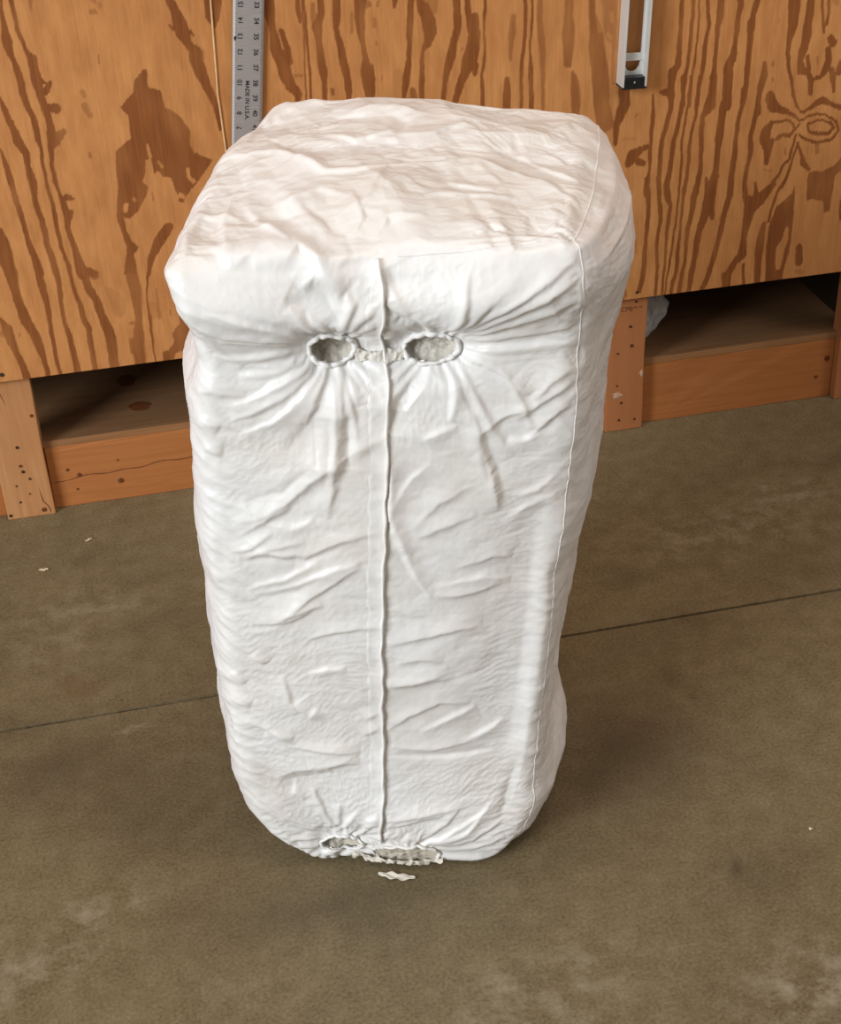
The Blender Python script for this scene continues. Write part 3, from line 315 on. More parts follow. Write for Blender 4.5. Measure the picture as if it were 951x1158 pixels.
FACE=Matrix(((1,0,0,0),(0,0,-1,0),(0,1,0,0),(0,0,0,1)))     # text x -> wall x, text y -> wall z, facing the camera
bm=text_mesh([('CPB',Matrix.Translation((.9425,PY-.0006,.2705))@FACE@Matrix.Rotation(-.03,4,'Z'))],.0135)
box_bm(.9555,.9635,PY-.0008,PY+.0002,.2715,.2742,0,bm); box_bm(.968,.974,PY-.0008,PY+.0002,.2713,.2740,0,bm)
link('stamp',bm_mesh('stamp',bm),M_STAMP,pr)
p3=post(1.4055,1.4945,.69,M_POST2,'wooden post at the right edge of the photo ending the kick board')
for x,z in [(1.43,.05),(1.46,.12),(1.44,.21)]: disc(x,PY,z,.004,M_DARK,p3)
# kick boards and decks
KY=2.561
def board(x0,x1,label):
    r=empty('kick_board',((x0+x1)/2,KY+.019,0)); tag(r,label,'board',group='kick boards along the floor')
    link('plank',bm_mesh('plank',timber(box_bm(x0,x1,KY,KY+.038,.0,.134,.002),0)),M_KICK,r); return r
k1=board(-1.2,-.2825,'wooden kick board behind the left post running out of the photo')
k2=board(-.1922,.9052,'long orange kick board with a crack between left post and bag')
k3=board(.9853,1.4047,'plain orange kick board right of the bag between two posts')
for x,z,r in [(-.157,.081,.0036),(-.137,.0665,.0046),(-.145,.036,.0024),(-.062,.041,.0058),(-.062,.087,.0022)]: disc(x,KY,z,r,M_KNOT,k2,'knot')
for x,z,r in [(1.39,.09,.007),(1.37,.05,.004)]: disc(x,KY,z,r,M_KNOT,k3,'knot')
cr=[(x,KY+.0002,.057+.012*min(1,(x+.19)/.2)+.002*math.sin(x*37)+.0015*math.sin(x*90)) for x in np.linspace(-.193,.30,60)]
link('crack',tube_mesh('crack',cr,.0008+.0004*np.abs(np.sin(np.arange(60)*.7)),6),M_KNOT,k2)
def deck(x0,x1,label):
    r=empty('deck_panel',((x0+x1)/2,2.85,.134)); tag(r,label,'shelf',group='deck panels on the kick boards')
    d=link('panel',bm_mesh('panel',box_bm(x0,x1,KY+.001,3.155,.1345,.1475,.001)),M_DECK,r); link('front_edge',bm_mesh('front_edge',box_bm(x0,x1,KY-.0012,KY+.0008,.1346,.1474,.0005)),M_EDGE,r); return r
d1=deck(-.24,.925,'dark rough plywood shelf above the left kick board, with two black knots')
d2=deck(.93,1.44,'dark plywood shelf above the right kick board under the wall')
d0=deck(-1.2,-.245,'plywood shelf above the kick board left of the left post')
def flat_knot(x,y,rx,ry,parent):
    bm=bmesh.new(); bmesh.ops.create_uvsphere(bm,u_segments=18,v_segments=8,radius=1)
    for v in bm.verts: v.co=Vector((x+v.co.x*rx*(1+.15*math.sin(v.co.y*5)),y+v.co.y*ry,.1475+v.co.z*.0008))
    link('knot',bm_mesh('knot',bm,True),M_KNOT,parent)
flat_knot(-0.025,2.764,.020,.026,d1); flat_knot(-0.006,2.649,.022,.020,d1)
# screw in the plywood, above the left post
disc(-.2369,WY,.3135,.0045,M_DARK,wall); disc(.9560,WY,.3125,.0035,M_DARK,wall)

# grey plastic sack stuffed behind the right post
def sack():
    n,m=40,28; th=np.linspace(0,2*np.pi,n,endpoint=False); V=[]
    for j in range(m):
        t=j/(m-1); z=.1480+t*.135; r=(math.sin(math.pi*min(.98,t*.85+.10))**.6)
        for k,a in enumerate(th):
            w=1+.16*math.sin(3*a+5*t)+.10*math.sin(7*a-9*t+1)+.05*math.sin(13*a+20*t)
            V.append((1.012+.050*r*w*math.cos(a),2.668+.052*r*w*math.sin(a),z+.006*math.sin(5*a+8*t)*t*(1-t)*2))
    V=np.array(V).reshape(m,n,3); Q=[]
    for j in range(m-1):
        for k in range(n): Q.append((j*n+k,j*n+(k+1)%n,(j+1)*n+(k+1)%n,(j+1)*n+k))
    V=np.vstack([V.reshape(-1,3),[[1.012,2.668,.1480],[1.012,2.668,.285]]]); c0=m*n
    for k in range(0,n,2): Q.append((c0,(k+2)%n,(k+1)%n,k)); b=(m-1)*n; Q.append((c0+1,b+k,b+(k+1)%n,b+(k+2)%n))
    o=link('plastic_bag',np_mesh('plastic_bag',V,Q),M_SACK); tag(o,'crumpled grey plastic bag behind the right post on the dark shelf','bag')
sack()

# ------------------------------------------------------------------ things hung on the wall
# 48 inch rule, hung a little askew
ang=math.radians(6.3); rule=empty('straightedge_ruler',(.2218,WY-.0075,.5395)); tag(rule,'grey aluminium ruler with black numbers hanging on the plywood','ruler')
RL,RW=1.2192,.0505
bm=bmesh.new(); t=.0018; zs=np.linspace(0,RL,25); vs=[]
prof=[(-RW/2,0),(-RW/2+.004,-t),(RW/2-.004,-t),(RW/2,0),(RW/2,t*.4),(-RW/2,t*.4)]; prof=[(a,b_-.0) for a,b_ in prof]
for z in zs: vs.append([bm.verts.new((a,b_,z)) for a,b_ in prof])
for i in range(24):
    for k in range(6): bm.faces.new((vs[i][k],vs[i][(k+1)%6],vs[i+1][(k+1)%6],vs[i+1][k]))
bm.faces.new(vs[0][::-1]); bm.faces.new(vs[-1])
bmesh.ops.recalc_face_normals(bm,faces=bm.faces)
blade=link('blade',bm_mesh('blade',bm),M_RULE); 
IN=.0254; items=[]
for i in range(1,48):
    items.append((str(i),Matrix.Translation((-RW/2+.0125,-t-.0002,i*IN))@FACE@Matrix.Rotation(math.pi/2,4,'Z')))
    items.append((str(48-i),Matrix.Translation((RW/2-.0125,-t-.0002,i*IN))@FACE@Matrix.Rotation(-math.pi/2,4,'Z')))
bm=text_mesh(items,.0112)
bm2=text_mesh([('MADE IN U.S.A.',Matrix.Translation((-.0005,-t-.0002,8.85*IN))@FACE@Matrix.Rotation(-math.pi/2,4,'Z'))],.0098)
tmp=bpy.data.meshes.new('x'); bm2.to_mesh(tmp); bm2.free(); bm.from_mesh(tmp)
for i in range(0,48*8+1):
    L=.0085 if i%8==0 else (.0058 if i%4==0 else (.0042 if i%2==0 else .0028)); z=i*IN/8
    for sx in (-1,1):
        xa=sx*(RW/2-.004); xb=sx*(RW/2-.004-L+.003)
        box_bm(min(xa,xb),max(xa,xb),-t-.0002,-t+.0003,z-.00016,z+.00016,0,bm)
num=link('printed_markings',bm_mesh('printed_markings',bm),M_INK)
wear=patch(-RW/2+.0035,13.15*IN*.98,.0022,.0035,-t,'ink_mark',M_INK,None,5)
for o in (blade,num,wear): o.parent=rule
# hang hole peg
rule.rotation_euler=(0,ang,0)
bm=bmesh.new(); bmesh.ops.create_cone(bm,cap_ends=True,segments=16,radius1=.004,radius2=.003,depth=.03)
bmesh.ops.rotate(bm,verts=bm.verts,cent=(0,0,0),matrix=Matrix.Rotation(math.pi/2,3,'X')); bmesh.ops.translate(bm,verts=bm.verts,vec=(0,-.004,RL-.02))
hk=link('hang_peg',bm_mesh('hang_peg',bm,True),M_DARK); hk.parent=rule

# aluminium I-beam level
lev=empty('spirit_level',(.8975,WY,.724)); tag(lev,'aluminium box level with black end cap hanging on the plywood at right','level')
LH=1.2; LW=.045; LD=.034
def lp(name,bm,m,par=lev):
    o=link(name,bm_mesh(name,bm),m); o.parent=par; return o
lp('flange',box_bm(0,.0035,-LD,-.001,0,LH,.0006),M_LEVEL); lp('flange',box_bm(LW-.0035,LW,-LD,-.001,0,LH,.0006),M_LEVEL)
# web with long slots and a half round hand hole
bm=bmesh.new(); yb,yf=-.013,-.016
def web_rect(x0,x1,z0,z1): box_bm(x0,x1,yf,yb,z0,z1,0,bm)
web_rect(.0035,LW-.0035,0,.020); web_rect(.0035,LW-.0035,.041,.054)
n=14; xs=[.008+(.029)*i/(n) for i in range(n+1)]
def arc(x): u=(x-.0225)/.0145; return .041-.019*math.sqrt(max(0,1-u*u))
for i in range(n):
    x0,x1=xs[i],xs[i+1]; za,zb=arc(x0),arc(x1); f=[]
    for y in (yf,yb): f.append([bm.verts.new(q) for q in ((x0,y,.0195),(x1,y,.0195),(x1,y,zb),(x0,y,za))])
    a,c_=f; bm.faces.new(a); bm.faces.new(c_[::-1])
    for q in range(4): bm.faces.new((a[(q+1)%4],a[q],c_[q],c_[(q+1)%4]))
web_rect(.0035,.008,.0195,.0415); web_rect(.037,LW-.0035,.0195,.0415)
web_rect(.0035,.0075,.054,LH); web_rect(LW-.0075,LW-.0035,.054,LH); web_rect(.0075,LW-.0075,.52,.68); web_rect(.0075,LW-.0075,LH-.06,LH)
bmesh.ops.recalc_face_normals(bm,faces=bm.faces)
lp('web',bm,M_LEVEL)
cap=lp('end_cap',box_bm(.0036,LW-.0036,-LD+.001,-.002,-.001,.0165,.0012),M_BLACK); box=box_bm(.0,LW,-LD-.0005,-.001,-.0038,.0,.001); lp('end_lip',box,M_BLACK)
lp('cap_screw',box_bm(.0215,.0235,-LD+.0002,-LD+.0015,.0065,.0095,.0004),M_LEVEL)
vial=bmesh.new(); bmesh.ops.create_cone(vial,cap_ends=True,segments=16,radius1=.006,radius2=.006,depth=.03); bmesh.ops.translate(vial,verts=vial.verts,vec=(LW/2,-.0215,.60)); lp('vial',vial,M_CHIP)
lev.rotation_euler=(0,math.radians(1.6),0)
# pale cord hanging left of the rule
cp=np.array([(.2062,1.35),(.2056,1.1),(.2054,.9566),(.2038,.9289),(.2022,.8725),(.2004,.81),(.1991,.7778),(.2000,.755),(.2024,.6815),(.2035,.60),(.204,.52)])
tt=np.linspace(0,len(cp)-1,90); cx=np.interp(tt,range(len(cp)),cp[:,0]); cz=np.interp(tt,range(len(cp)),cp[:,1])
cyy=WY-.0016+.0*tt
tag(link('cord',tube_mesh('cord',np.stack([cx,cyy,cz],1),.00155,8),M_CORD),'thin pale cord hanging against the plywood left of the ruler','cord')
# ------------------------------------------------------------------ the stuffed white bag
BO=np.array([.245,1.50,0.]); BT=math.radians(-9); UX=np.array([math.cos(BT),math.sin(BT),0]); VY=np.array([-math.sin(BT),math.cos(BT),0])
bag=empty('storage_bag',(.27,1.70,0)); tag(bag,'tall white stuffed fabric bag with hand holes standing on the concrete floor','bag')
SETTLE=160
BW,BD,BH,BR=.44,.43,.92,.022
nx,ny,nz=215,160,440
faces=[]
def lat(face):
    a={'front':(nx,0,nz),'back':(nx,ny,nz),'left':(0,ny,nz),'right':(nx,ny,nz),'top':(nx,ny,nz),'bottom':(nx,ny,0)}
    if face in('front','back'):
        i,k=np.meshgrid(np.arange(nx+1),np.arange(nz+1),indexing='ij'); j=np.full(i.shape,0 if face=='front' else ny)
    elif face in('left','right'):
        j,k=np.meshgrid(np.arange(ny+1),np.arange(nz+1),indexing='ij'); i=np.full(j.shape,0 if face=='left' else nx)
    else:
        i,j=np.meshgrid(np.arange(nx+1),np.arange(ny+1),indexing='ij'); k=np.full(i.shape,nz if face=='top' else 0)
    return i,j,k
codes=[];quads={};base=0
names=['front','back','left','right','top','bottom']; shp={}
for f in names:
    i,j,k=lat(f); shp[f]=i.shape; codes.append(((i*(ny+1)+j)*(nz+1)+k).ravel())
allc=np.concatenate(codes); uniq,inv=np.unique(allc,return_inverse=True); pos_=0
idx={}
for f in names:
    n=shp[f][0]*shp[f][1]; idx[f]=inv[pos_:pos_+n].reshape(shp[f]); pos_+=n
    I=idx[f]; q=np.stack([I[:-1,:-1],I[1:,:-1],I[1:,1:],I[:-1,1:]],-1).reshape(-1,4)
    quads[f]=q[:,::-1] if f in('back','left','bottom') else q
K=uniq%(nz+1); J=(uniq//(nz+1))%(ny+1); I_=uniq//((nz+1)*(ny+1))
p=np.stack([(I_/nx-.5)*BW,(J/ny-.5)*BD,(K/nz-.5)*BH],1); half=np.array([BW,BD,BH])/2; qn=np.clip(p,-(half-BR),half-BR); d=p-qn; nb=d/(np.linalg.norm(d,axis=1)[:,None]+1e-12); p=qn+nb*BR
s=p[:,0]/BW+.5; t=p[:,1]/BD+.5; h=p[:,2]+BH/2
hh=[0,.05,.12,.2,.3,.35,.45,.6,.7,.75,.79,.82,.86,.9,.92]
uLf=np.interp(h,hh,[-.186,-.188,-.190,-.190,-.192,-.193,-.189,-.189,-.188,-.184,-.178,-.180,-.196,-.205,-.199])
uRf=np.interp(h,[0,.134,.213,.278,.356,.405,.464,.515,.587,.66,.71,.85,.92],[.186,.196,.203,.207,.213,.217,.219,.223,.231,.237,.242,.243,.239])
k_=1-np.sqrt(np.clip(1-np.clip((.175-h)/.175,0,1)**2,0,1)); uLf=uLf+k_*.135; k_=1-np.sqrt(np.clip(1-np.clip((.115-h)/.115,0,1)**2,0,1)); uRf=uRf-k_*.075
V_=.43
# right panel swells outwards, left one a little
bR=np.interp(h,[0,.03,.10,.17,.24,.30,.43,.53,.60,.73,.83,.88,.905,.92],[.024,.044,.050,.024,.024,.028,.034,.046,.044,.038,.056,.052,.034,.004])
bL=np.interp(h,[0,.1,.3,.5,.7,.8,.86,.92],[.030,.038,.045,.043,.046,.028,.018,.010])
sh=np.interp(h,[0,.5,.92],[.12,.14,.20])
tp=np.clip(t,0,1); pr_=np.sin(np.pi*np.clip(tp,0,1)**.8)**.75
uL=uLf+sh*tp*V_-bL*pr_; uR=uRf+sh*tp*V_+bR*pr_
uL+=.012*np.interp(h,[.66,.70,.74,.78],[0,.4,-.8,0])*pr_
uL=uL+.024*sstep(.72,1,tp)*sstep(.6,.9,h)
u=uL+(uR-uL)*s
vv=t*(V_+sstep(.3,.9,h)*(.028-.085*s))
wfz=np.sin(np.pi*np.clip(h/.92,0,1))
fr=1-sstep(0,.5,t)
vv=vv-fr*(.022*np.sin(np.pi*np.clip(s,0,1))**.8*wfz)                       # front panel bulge
vv=vv-fr*.030*np.exp(-((h-.862)/.042)**2)*np.exp(-((s-.78)/.30)**2)     # pillow above the right hole
vv=vv-fr*.026*np.exp(-((h-.862)/.045)**2)*np.exp(-((s-.12)/.25)**2)     # pillow above the left hole
vv=vv+fr*.020*np.exp(-((h-.795)/.035)**2)*np.exp(-((s-.45)/.33)**2)     # dent at the hand holes
vv=vv-fr*.020*sstep(.28,.02,h)*sstep(.15,.55,s)+fr*.004*np.clip(1-h/.05,0,1)**2                                  # tucked under at the bottom
vv=vv+(1-fr)*.02*np.sin(np.pi*np.clip(s,0,1))*wfz
tw=sstep(.62,.92,h)
dome=.010*(1-sstep(.3,.75,s))*np.clip(tp,0,1)+.018*np.sin(np.pi*np.clip(s,0,1))**.7*np.clip(tp,0,1)+.012*np.sin(np.pi*tp)*np.sin(np.pi*np.clip(s,0,1))-.012*np.exp(-((tp-.0)/.12)**2)*np.exp(-((s-.5)/.35)**2)
zz=h+tw*dome
P0=BO+u[:,None]*UX+vv[:,None]*VY; P0[:,2]=zz
allq=np.concatenate([quads[f] for f in names])
def vnormals(P,Q):
    a=P[Q[:,2]]-P[Q[:,0]]; b_=P[Q[:,3]]-P[Q[:,1]]; n=np.cross(a,b_); out_=np.zeros_like(P)
    for c_ in range(4):
        for ax in range(3): out_[:,ax]+=np.bincount(Q[:,c_],weights=n[:,ax],minlength=len(P))
    return out_/(np.linalg.norm(out_,axis=1)[:,None]+1e-12)
nrm=vnormals(P0,allq)
# --- creases
wF=sstep(.25,.8,-nb[:,1]); wT=sstep(.25,.8,nb[:,2]); wS=sstep(.25,.8,np.abs(nb[:,0])); wB=sstep(.3,.8,nb[:,1])
disp=np.zeros(len(P0))
def folds(lst,X,Y,wgt,gain=1.):
    out_=np.zeros(len(X)); act=wgt>.01
    for fdef in lst:
        amp,w=fdef[0]/1000,fdef[1]/1000*1.0; pts=np.array(fdef[2:],float).reshape(-1,2)/1000; pad=w*4
        m=np.where(act&(X>pts[:,0].min()-pad)&(X<pts[:,0].max()+pad)&(Y>pts[:,1].min()-pad)&(Y<pts[:,1].max()+pad))[0]
        if len(m)==0: continue
        x=X[m]+.0012*perlin(X[m]*70,Y[m]*70); y=Y[m]+.0012*perlin(X[m]*70+9,Y[m]*70)
        dd,sg,par=seg_dist(x,y,pts,True); taper=np.sin(np.pi*np.clip(par,0,1))**.75
        flip=1 if (abs(fdef[2])+len(fdef))%3 else -1
        dd=dd*np.where(sg*flip>0,1/1.9,1/.62)/w
        prof=.55*np.exp(-dd**1.25)+.45*np.exp(-(dd/1.5)**2) if w<.0125 else np.exp(-(dd/1.15)**2); out_[m]+=amp*gain*prof*taper
    return out_*wgt
def facets(x,y,seed):
    # crushed-film facets: piecewise flat triangles with random corner heights
    k=(x+y)*.36602540; i=np.floor(x+k).astype(int); j=np.floor(y+k).astype(int); g2=(i+j)*.21132487; fx_=x-(i-g2); fy_=y-(j-g2)
    up=(fx_>fy_); a1=np.where(up,1,0); b1=1-a1
    def hsh(a,b): return (_P[(_P[(a+seed)&255]+b)&255]/127.5-1)
    # barycentric in the skewed cell
    kk=(fx_+fy_)*.36602540; X=fx_+kk; Y=fy_+kk; hi=np.maximum(X,Y); lo=np.minimum(X,Y)
    return hsh(i,j)*(1-hi)+hsh(i+a1,j+b1)*(hi-lo)+hsh(i+1,j+1)*lo
disp+=folds(FRONT_FOLDS,u,h,wF,1.45)
disp+=folds(TOP_FOLDS,u,vv,wT,1.3)
# fine cross-wise crinkle on the front
wx=u+.012*perlin(u*14,h*14); wh=h+.02*perlin(u*9+40,h*9)+.05*np.sin(u*7)*0
lowf=.45+.55*sstep(.75,.35,h)
fx1=u+.008*perlin(u*15,h*15)+.003*perlin(u*50,h*50); fh1=h+.008*perlin(u*15+60,h*15)+.003*perlin(u*50+7,h*50)
disp+=wF*(.0011*facets(fx1*11,fh1*20,31)+.0007*facets(fx1*28+3,fh1*52,37)+.0003*facets(fx1*60,fh1*90,41))
mk=sstep(-.15,.5,perlin(u*6+21,h*8)); mk2=sstep(-.1,.5,perlin(u*8+3,h*7+5))
disp+=wF*(.0004*lowf*mk*np.clip(ridge(wx*9+h*4,wh*38),-.2,1)+.0004*mk2*ridge(wx*24+30,wh*80)*lowf+-.0*u+.0022*perlin(u*9,h*7)+.0004*perlin(u*30,h*34)+.00015*ridge(u*75,h*80))
# side edges of the front are ruckled
ed=np.exp(-((u-uL)/.045)**2)+.8*np.exp(-((uR-u)/.035)**2)
disp+=wF*ed*.0022*np.clip(ridge(wx*10+7,wh*38+u*25),-.3,1)
# hand holes: gathers radiate from the elastic
HOLES=[(-.0316,.7985,.0235,.0175),(.0785,.7935,.0285,.0165),(-.0667,.0430,.0270,.0140),(.0180,.0270,.0450,.0165)]
def gather(cx,cy,rx,ry,Nn,amp,seed,reach):
    dx=(u-cx)/rx; dy=(h-cy)/ry; rho=np.hypot(dx,dy); th=np.arctan2(dy,dx)
    a=np.stack([np.cos(th),np.sin(th)],1)*Nn/6.28
    g_=ridge(a[:,0]+seed*3.1+.12*rho,a[:,1]+seed*1.7)
    return amp*np.exp(-np.clip(rho-1,0,9)/reach)*g_*(rho>.8)
for n_,(cx,cy,rx,ry) in enumerate(HOLES):
    disp+=wF*gather(cx,cy,rx,ry,24,.0016,n_+1,1.3)+wF*gather(cx,cy,rx,ry,14,.0012,n_+5,3.2)
    rho=np.hypot((u-cx)/rx,(h-cy)/ry); disp+=wF*(-(.010 if n_<2 else .004)*np.exp(-np.clip(rho-1,0,9)**2/1.2))
# top: crushed film
tx=u+.010*perlin(u*13,vv*13)+.004*perlin(u*40,vv*40); ty=vv+.010*perlin(u*13+50,vv*13)+.004*perlin(u*40+9,vv*40)
disp+=wT*(.0040*perlin(u*7+3,vv*8)+.0058*facets(tx*9,ty*12,3)+.0028*facets(tx*21+5,ty*26,9)+.0008*facets(tx*60,ty*66,17))
# sides: long soft puffs and short ruckles
wS2=wS
sy=vv+.01*perlin(vv*13,h*13+u); shh=h+.01*perlin(vv*13+50,h*13+u*3)
disp+=wS2*(.0050*perlin(vv*7+11,h*7)+.0028*facets(sy*10,shh*12,51)+.0018*facets(sy*24,shh*30,57)+.0007*facets(sy*60,shh*60,61))
disp+=wS2*.0022*np.interp(h,[.0,.3,.42,.6,.75],[1,1,1,.7,0])*np.clip(ridge(vv*9+2+h*5,h*16),-.5,1)
disp+=wB*(.003*perlin(u*9,h*9)+.0014*ridge(u*14,h*40))
P1=P0+nrm*disp[:,None]; P1[:,2]=np.maximum(P1[:,2],.0006)
# --- let the cloth settle: every panel gets a little spare length and buckles into folds
def settle(face,strain,iters,found,lim):
    I=idx[face]; X=P1[I].copy(); B=P0[I]; Nn=nrm[I]; start=X.copy()
    E11,E22,E12=strain                       # spare length: across, along and skew, per vertex
    n,m=I.shape; fam=[]
    def edges(di,dj,sel_i,k,bend=False):
        i=np.arange(max(0,-di),n-max(0,di)); j=np.arange(max(0,-dj),m-max(0,dj))
        for q in sel_i:
            ii,jj=(i[q(i)],j) if di else (i,j[q(j)])
            a=np.ix_(ii,jj); b_=np.ix_(ii+di,jj+dj)
            L0=np.linalg.norm(B[b_]-B[a],axis=2); L1=np.linalg.norm(start[b_]-start[a],axis=2)
            dx_=di*hx; dy_=dj*hy; l2=dx_*dx_+dy_*dy_
            e=(E11[a]*dx_*dx_+E22[a]*dy_*dy_+2*E12[a]*dx_*dy_)/l2
            fam.append((a,b_,np.maximum(L0*(1+e),np.minimum(L1,L0*1.15)),k,bend))
    hx=(BW/nx if face in('front','top') else BD/ny); hy=(BD/ny if face=='top' else BH/nz)
    par2=[lambda z:z%2==0,lambda z:z%2==1]; par4=[lambda z:z%4<2,lambda z:z%4>=2]
    edges(1,0,par2,.5); edges(0,1,par2,.5); edges(1,1,par2,.4); edges(1,-1,par2,.4)
    edges(2,0,par4,.16,True); edges(0,2,par4,.16,True)
    par8=[lambda z:z%8<4,lambda z:z%8>=4]; edges(4,0,par8,.05,True); edges(0,4,par8,.05,True)
    free=np.zeros((n,m,1)); free[1:-1,1:-1]=1
    for a_ in range(1,4): free[a_]*=.25*a_; free[-1-a_]*=.25*a_; free[:,a_]*=.25*a_; free[:,-1-a_]*=.25*a_
    for it in range(iters):
        for a,b_,L,k,bend in fam:
            d_=X[b_]-X[a]; l=np.sqrt((d_*d_).sum(2))+1e-9
            c_=(l-L)/l*k
            if bend: c_=np.minimum((l-L*.992)/l*k,0)
            d_*=c_[...,None]*.5; X[a]+=d_*free[a]; X[b_]-=d_*free[b_]
        o_=((X-start)*Nn).sum(2); X-=Nn*(found*o_+np.where(np.abs(o_)>lim,(o_-np.sign(o_)*lim)*.5,0))[...,None]*free
    P1[I]=X
def sf(f): return u[idx[f]],vv[idx[f]],h[idx[f]]
# front
a_,v_,h_=sf('front'); E11=.004+0*a_; E22=.006+.005*sstep(.72,.5,h_)+.016*np.exp(-((a_+.18)/.04)**2)*sstep(.80,.70,h_)+.012*np.exp(-((a_-.17)/.05)**2)+.006*sstep(.3,.1,h_); E12=0*a_
ori=2.2*perlin(a_*5+13,h_*5+2); e0=.010*sstep(-.2,.5,perlin(a_*9+31,h_*9)); E11=E11+e0*np.sin(ori)**2; E22=E22+e0*np.cos(ori)**2; E12=E12+e0*np.sin(ori)*np.cos(ori)
md=sstep(-.25,.4,perlin(a_*6+3,h_*6)); E22=E22*(.35+.75*md)
lk=sstep(.76,.55,h_)*sstep(.02,-.08,a_); E11=E11+.010*lk; E12=E12-.010*lk     # slanting folds on the left half
for n_,(cx,cy,rx,ry) in enumerate(HOLES):
    dx=(a_-cx)/rx; dy=(h_-cy)/ry; rho=np.hypot(dx,dy); tx_=-(h_-cy); ty_=(a_-cx); q=np.hypot(tx_,ty_)+1e-6; tx_/=q; ty_/=q
    g_=.16*np.exp(-np.clip(rho-1,0,9)/1.1)+.05*np.exp(-np.clip(rho-1,0,20)/3.6); cut=np.exp(-np.clip(rho-1,0,20)/4.)
    E22=E22*(1-.7*cut); E11=E11+g_*tx_*tx_; E22=E22+g_*ty_*ty_; E12=E12+g_*tx_*ty_
settle('front',(E11,E22,E12),SETTLE,.005,.008)
a_,v_,h_=sf('top'); md=.5+.8*sstep(-.3,.4,perlin(a_*7+9,v_*7)); ori=2.5*perlin(a_*6+3,v_*6+2); settle('top',((.006+.020*np.sin(ori)**2)*md,(.010+.020*np.cos(ori)**2)*md,.020*np.sin(ori)*np.cos(ori)*md),SETTLE,.005,.010)
for f in('left','right'):
    a_,v_,h_=sf(f); md=.4+.8*sstep(-.3,.4,perlin(v_*7+9,h_*5)); settle(f,(.006*md,.030*md*sstep(.95,.7,h_)+.006,.006*md),int(SETTLE*.6),.012,.007)
P1[:,2]=np.maximum(P1[:,2],.0006)
NR1=vnormals(P1,allq)
rhoH=[np.hypot((u-cx)/rx,(h-cy)/ry) for cx,cy,rx,ry in HOLES]
def sub(name,Q,m,label=None):
    used=np.unique(Q); rem=np.full(len(P1),-1); rem[used]=np.arange(len(used))
    o=link(name,np_mesh(name,P1[used],rem[Q]),m,bag); o.data.normals_split_custom_set_from_vertices(NR1[used])
    if label:o['label']=label
    return o
Qf=quads['front']; hole=np.zeros(len(P1),bool)
for r_ in rhoH: hole|=(r_<1.0)
Qf=Qf[~hole[Qf].all(1)]
front_o=sub('front_panel',Qf,M_FRONT); sub('top_panel',quads['top'],M_TOP); sub('side_panel',quads['left'],M_SIDE); sub('side_panel',quads['right'],M_SIDE); sub('back_panel',quads['back'],M_SIDE); sub('bottom_panel',quads['bottom'],M_SIDE)
# sample the front by (u,h)
fi=idx['front'].ravel(); FU,FHh,FP,FN=u[fi],h[fi],P1[fi],nrm[fi]
def on_front(uu,hh_,lift=0.):
    out_=[]
    for a,b_ in zip(np.atleast_1d(uu),np.atleast_1d(hh_)):
        d2=(FU-a)**2+(FHh-b_)**2; m=np.argpartition(d2,6)[:6]; w=1/(d2[m]+1e-8); w/=w.sum(); out_.append((FP[m]*w[:,None]).sum(0)+(FN[m]*w[:,None]).sum(0)*lift)
    return np.array(out_)
def smooth(Pn,n=2,closed=False):
    for _ in range(n):
        Q_=(np.roll(Pn,1,0)+2*Pn+np.roll(Pn,-1,0))/4
        if not closed: Q_[0],Q_[-1]=Pn[0],Pn[-1]
        Pn=Q_
    return Pn
# piping along the panel seams
def piping(ids,r,lift=.0):
    Pn=smooth(P1[ids]+nrm[ids]*lift,2); link('piping',tube_mesh('piping',Pn[::2],r,6),M_HEM,bag)
F_=idx['front']; T_=idx['top']; L_=idx['left']; R_=idx['right']
piping(F_[-1,8:-2],.0010,-.0003); piping(T_[-1,2:-2],.0011,-.0002); piping(T_[118:-2,0],.0008,.0001)
# hand holes: gathered elastic rim and grey lining behind
def rim(cx,cy,rx,ry,seed,a0=0,a1=2*math.pi,r=.0026):
    n=200; th=np.linspace(a0,a1,n,endpoint=(a1-a0)<6.2); closed=(a1-a0)>6.2
    wob=1+.04*np.sin(3*th+seed)+.025*np.sin(11*th+seed*2)
    Pn=on_front(cx+rx*1.06*wob*np.cos(th),cy+ry*1.06*wob*np.sin(th),.0022); Pn=smooth(Pn,6,closed)
    rr=r*(1.1+.18*np.sin(th*3+seed)+.06*np.sin(th*17+seed)); link('hole_rim',tube_mesh('hole_rim',Pn,rr,9,closed),M_HEM,bag)
def lining(cx,cy,rx,ry,depth,seed):
    nr,na=18,64; r_=np.repeat(np.linspace(0,1.22,nr),na); a=np.tile(2*np.pi*np.arange(na)/na,nr); x=r_*rx*np.cos(a); y=r_*ry*np.sin(a)
    q=depth*(1-sstep(.72,1.16,r_)*.80)+.0020*perlin(x*150+seed,y*190)+.0013*ridge(x*110+y*200+seed,y*60)
    V=on_front(cx+x,np.maximum(cy+y,.004))+VY*q[:,None]; Q=[]
    for i in range(nr-1):
        for k in range(na): k2=(k+1)%na; Q.append((i*na+k,(i+1)*na+k,(i+1)*na+k2,i*na+k2))
    o=link('lining',np_mesh('lining',V,Q),M_LINING,bag); o['label']='dull grey lining showing through a hand hole'
depths=[.013,.008,.007,.0030]
for n_,(cx,cy,rx,ry) in enumerate(HOLES): lining(cx,cy,rx,ry,depths[n_],n_*13.7)
rim(*HOLES[0],1); rim(*HOLES[1],2); rim(*HOLES[2],3,r=.0019); rim(*HOLES[3],4,-1.9,2.2,.0019)
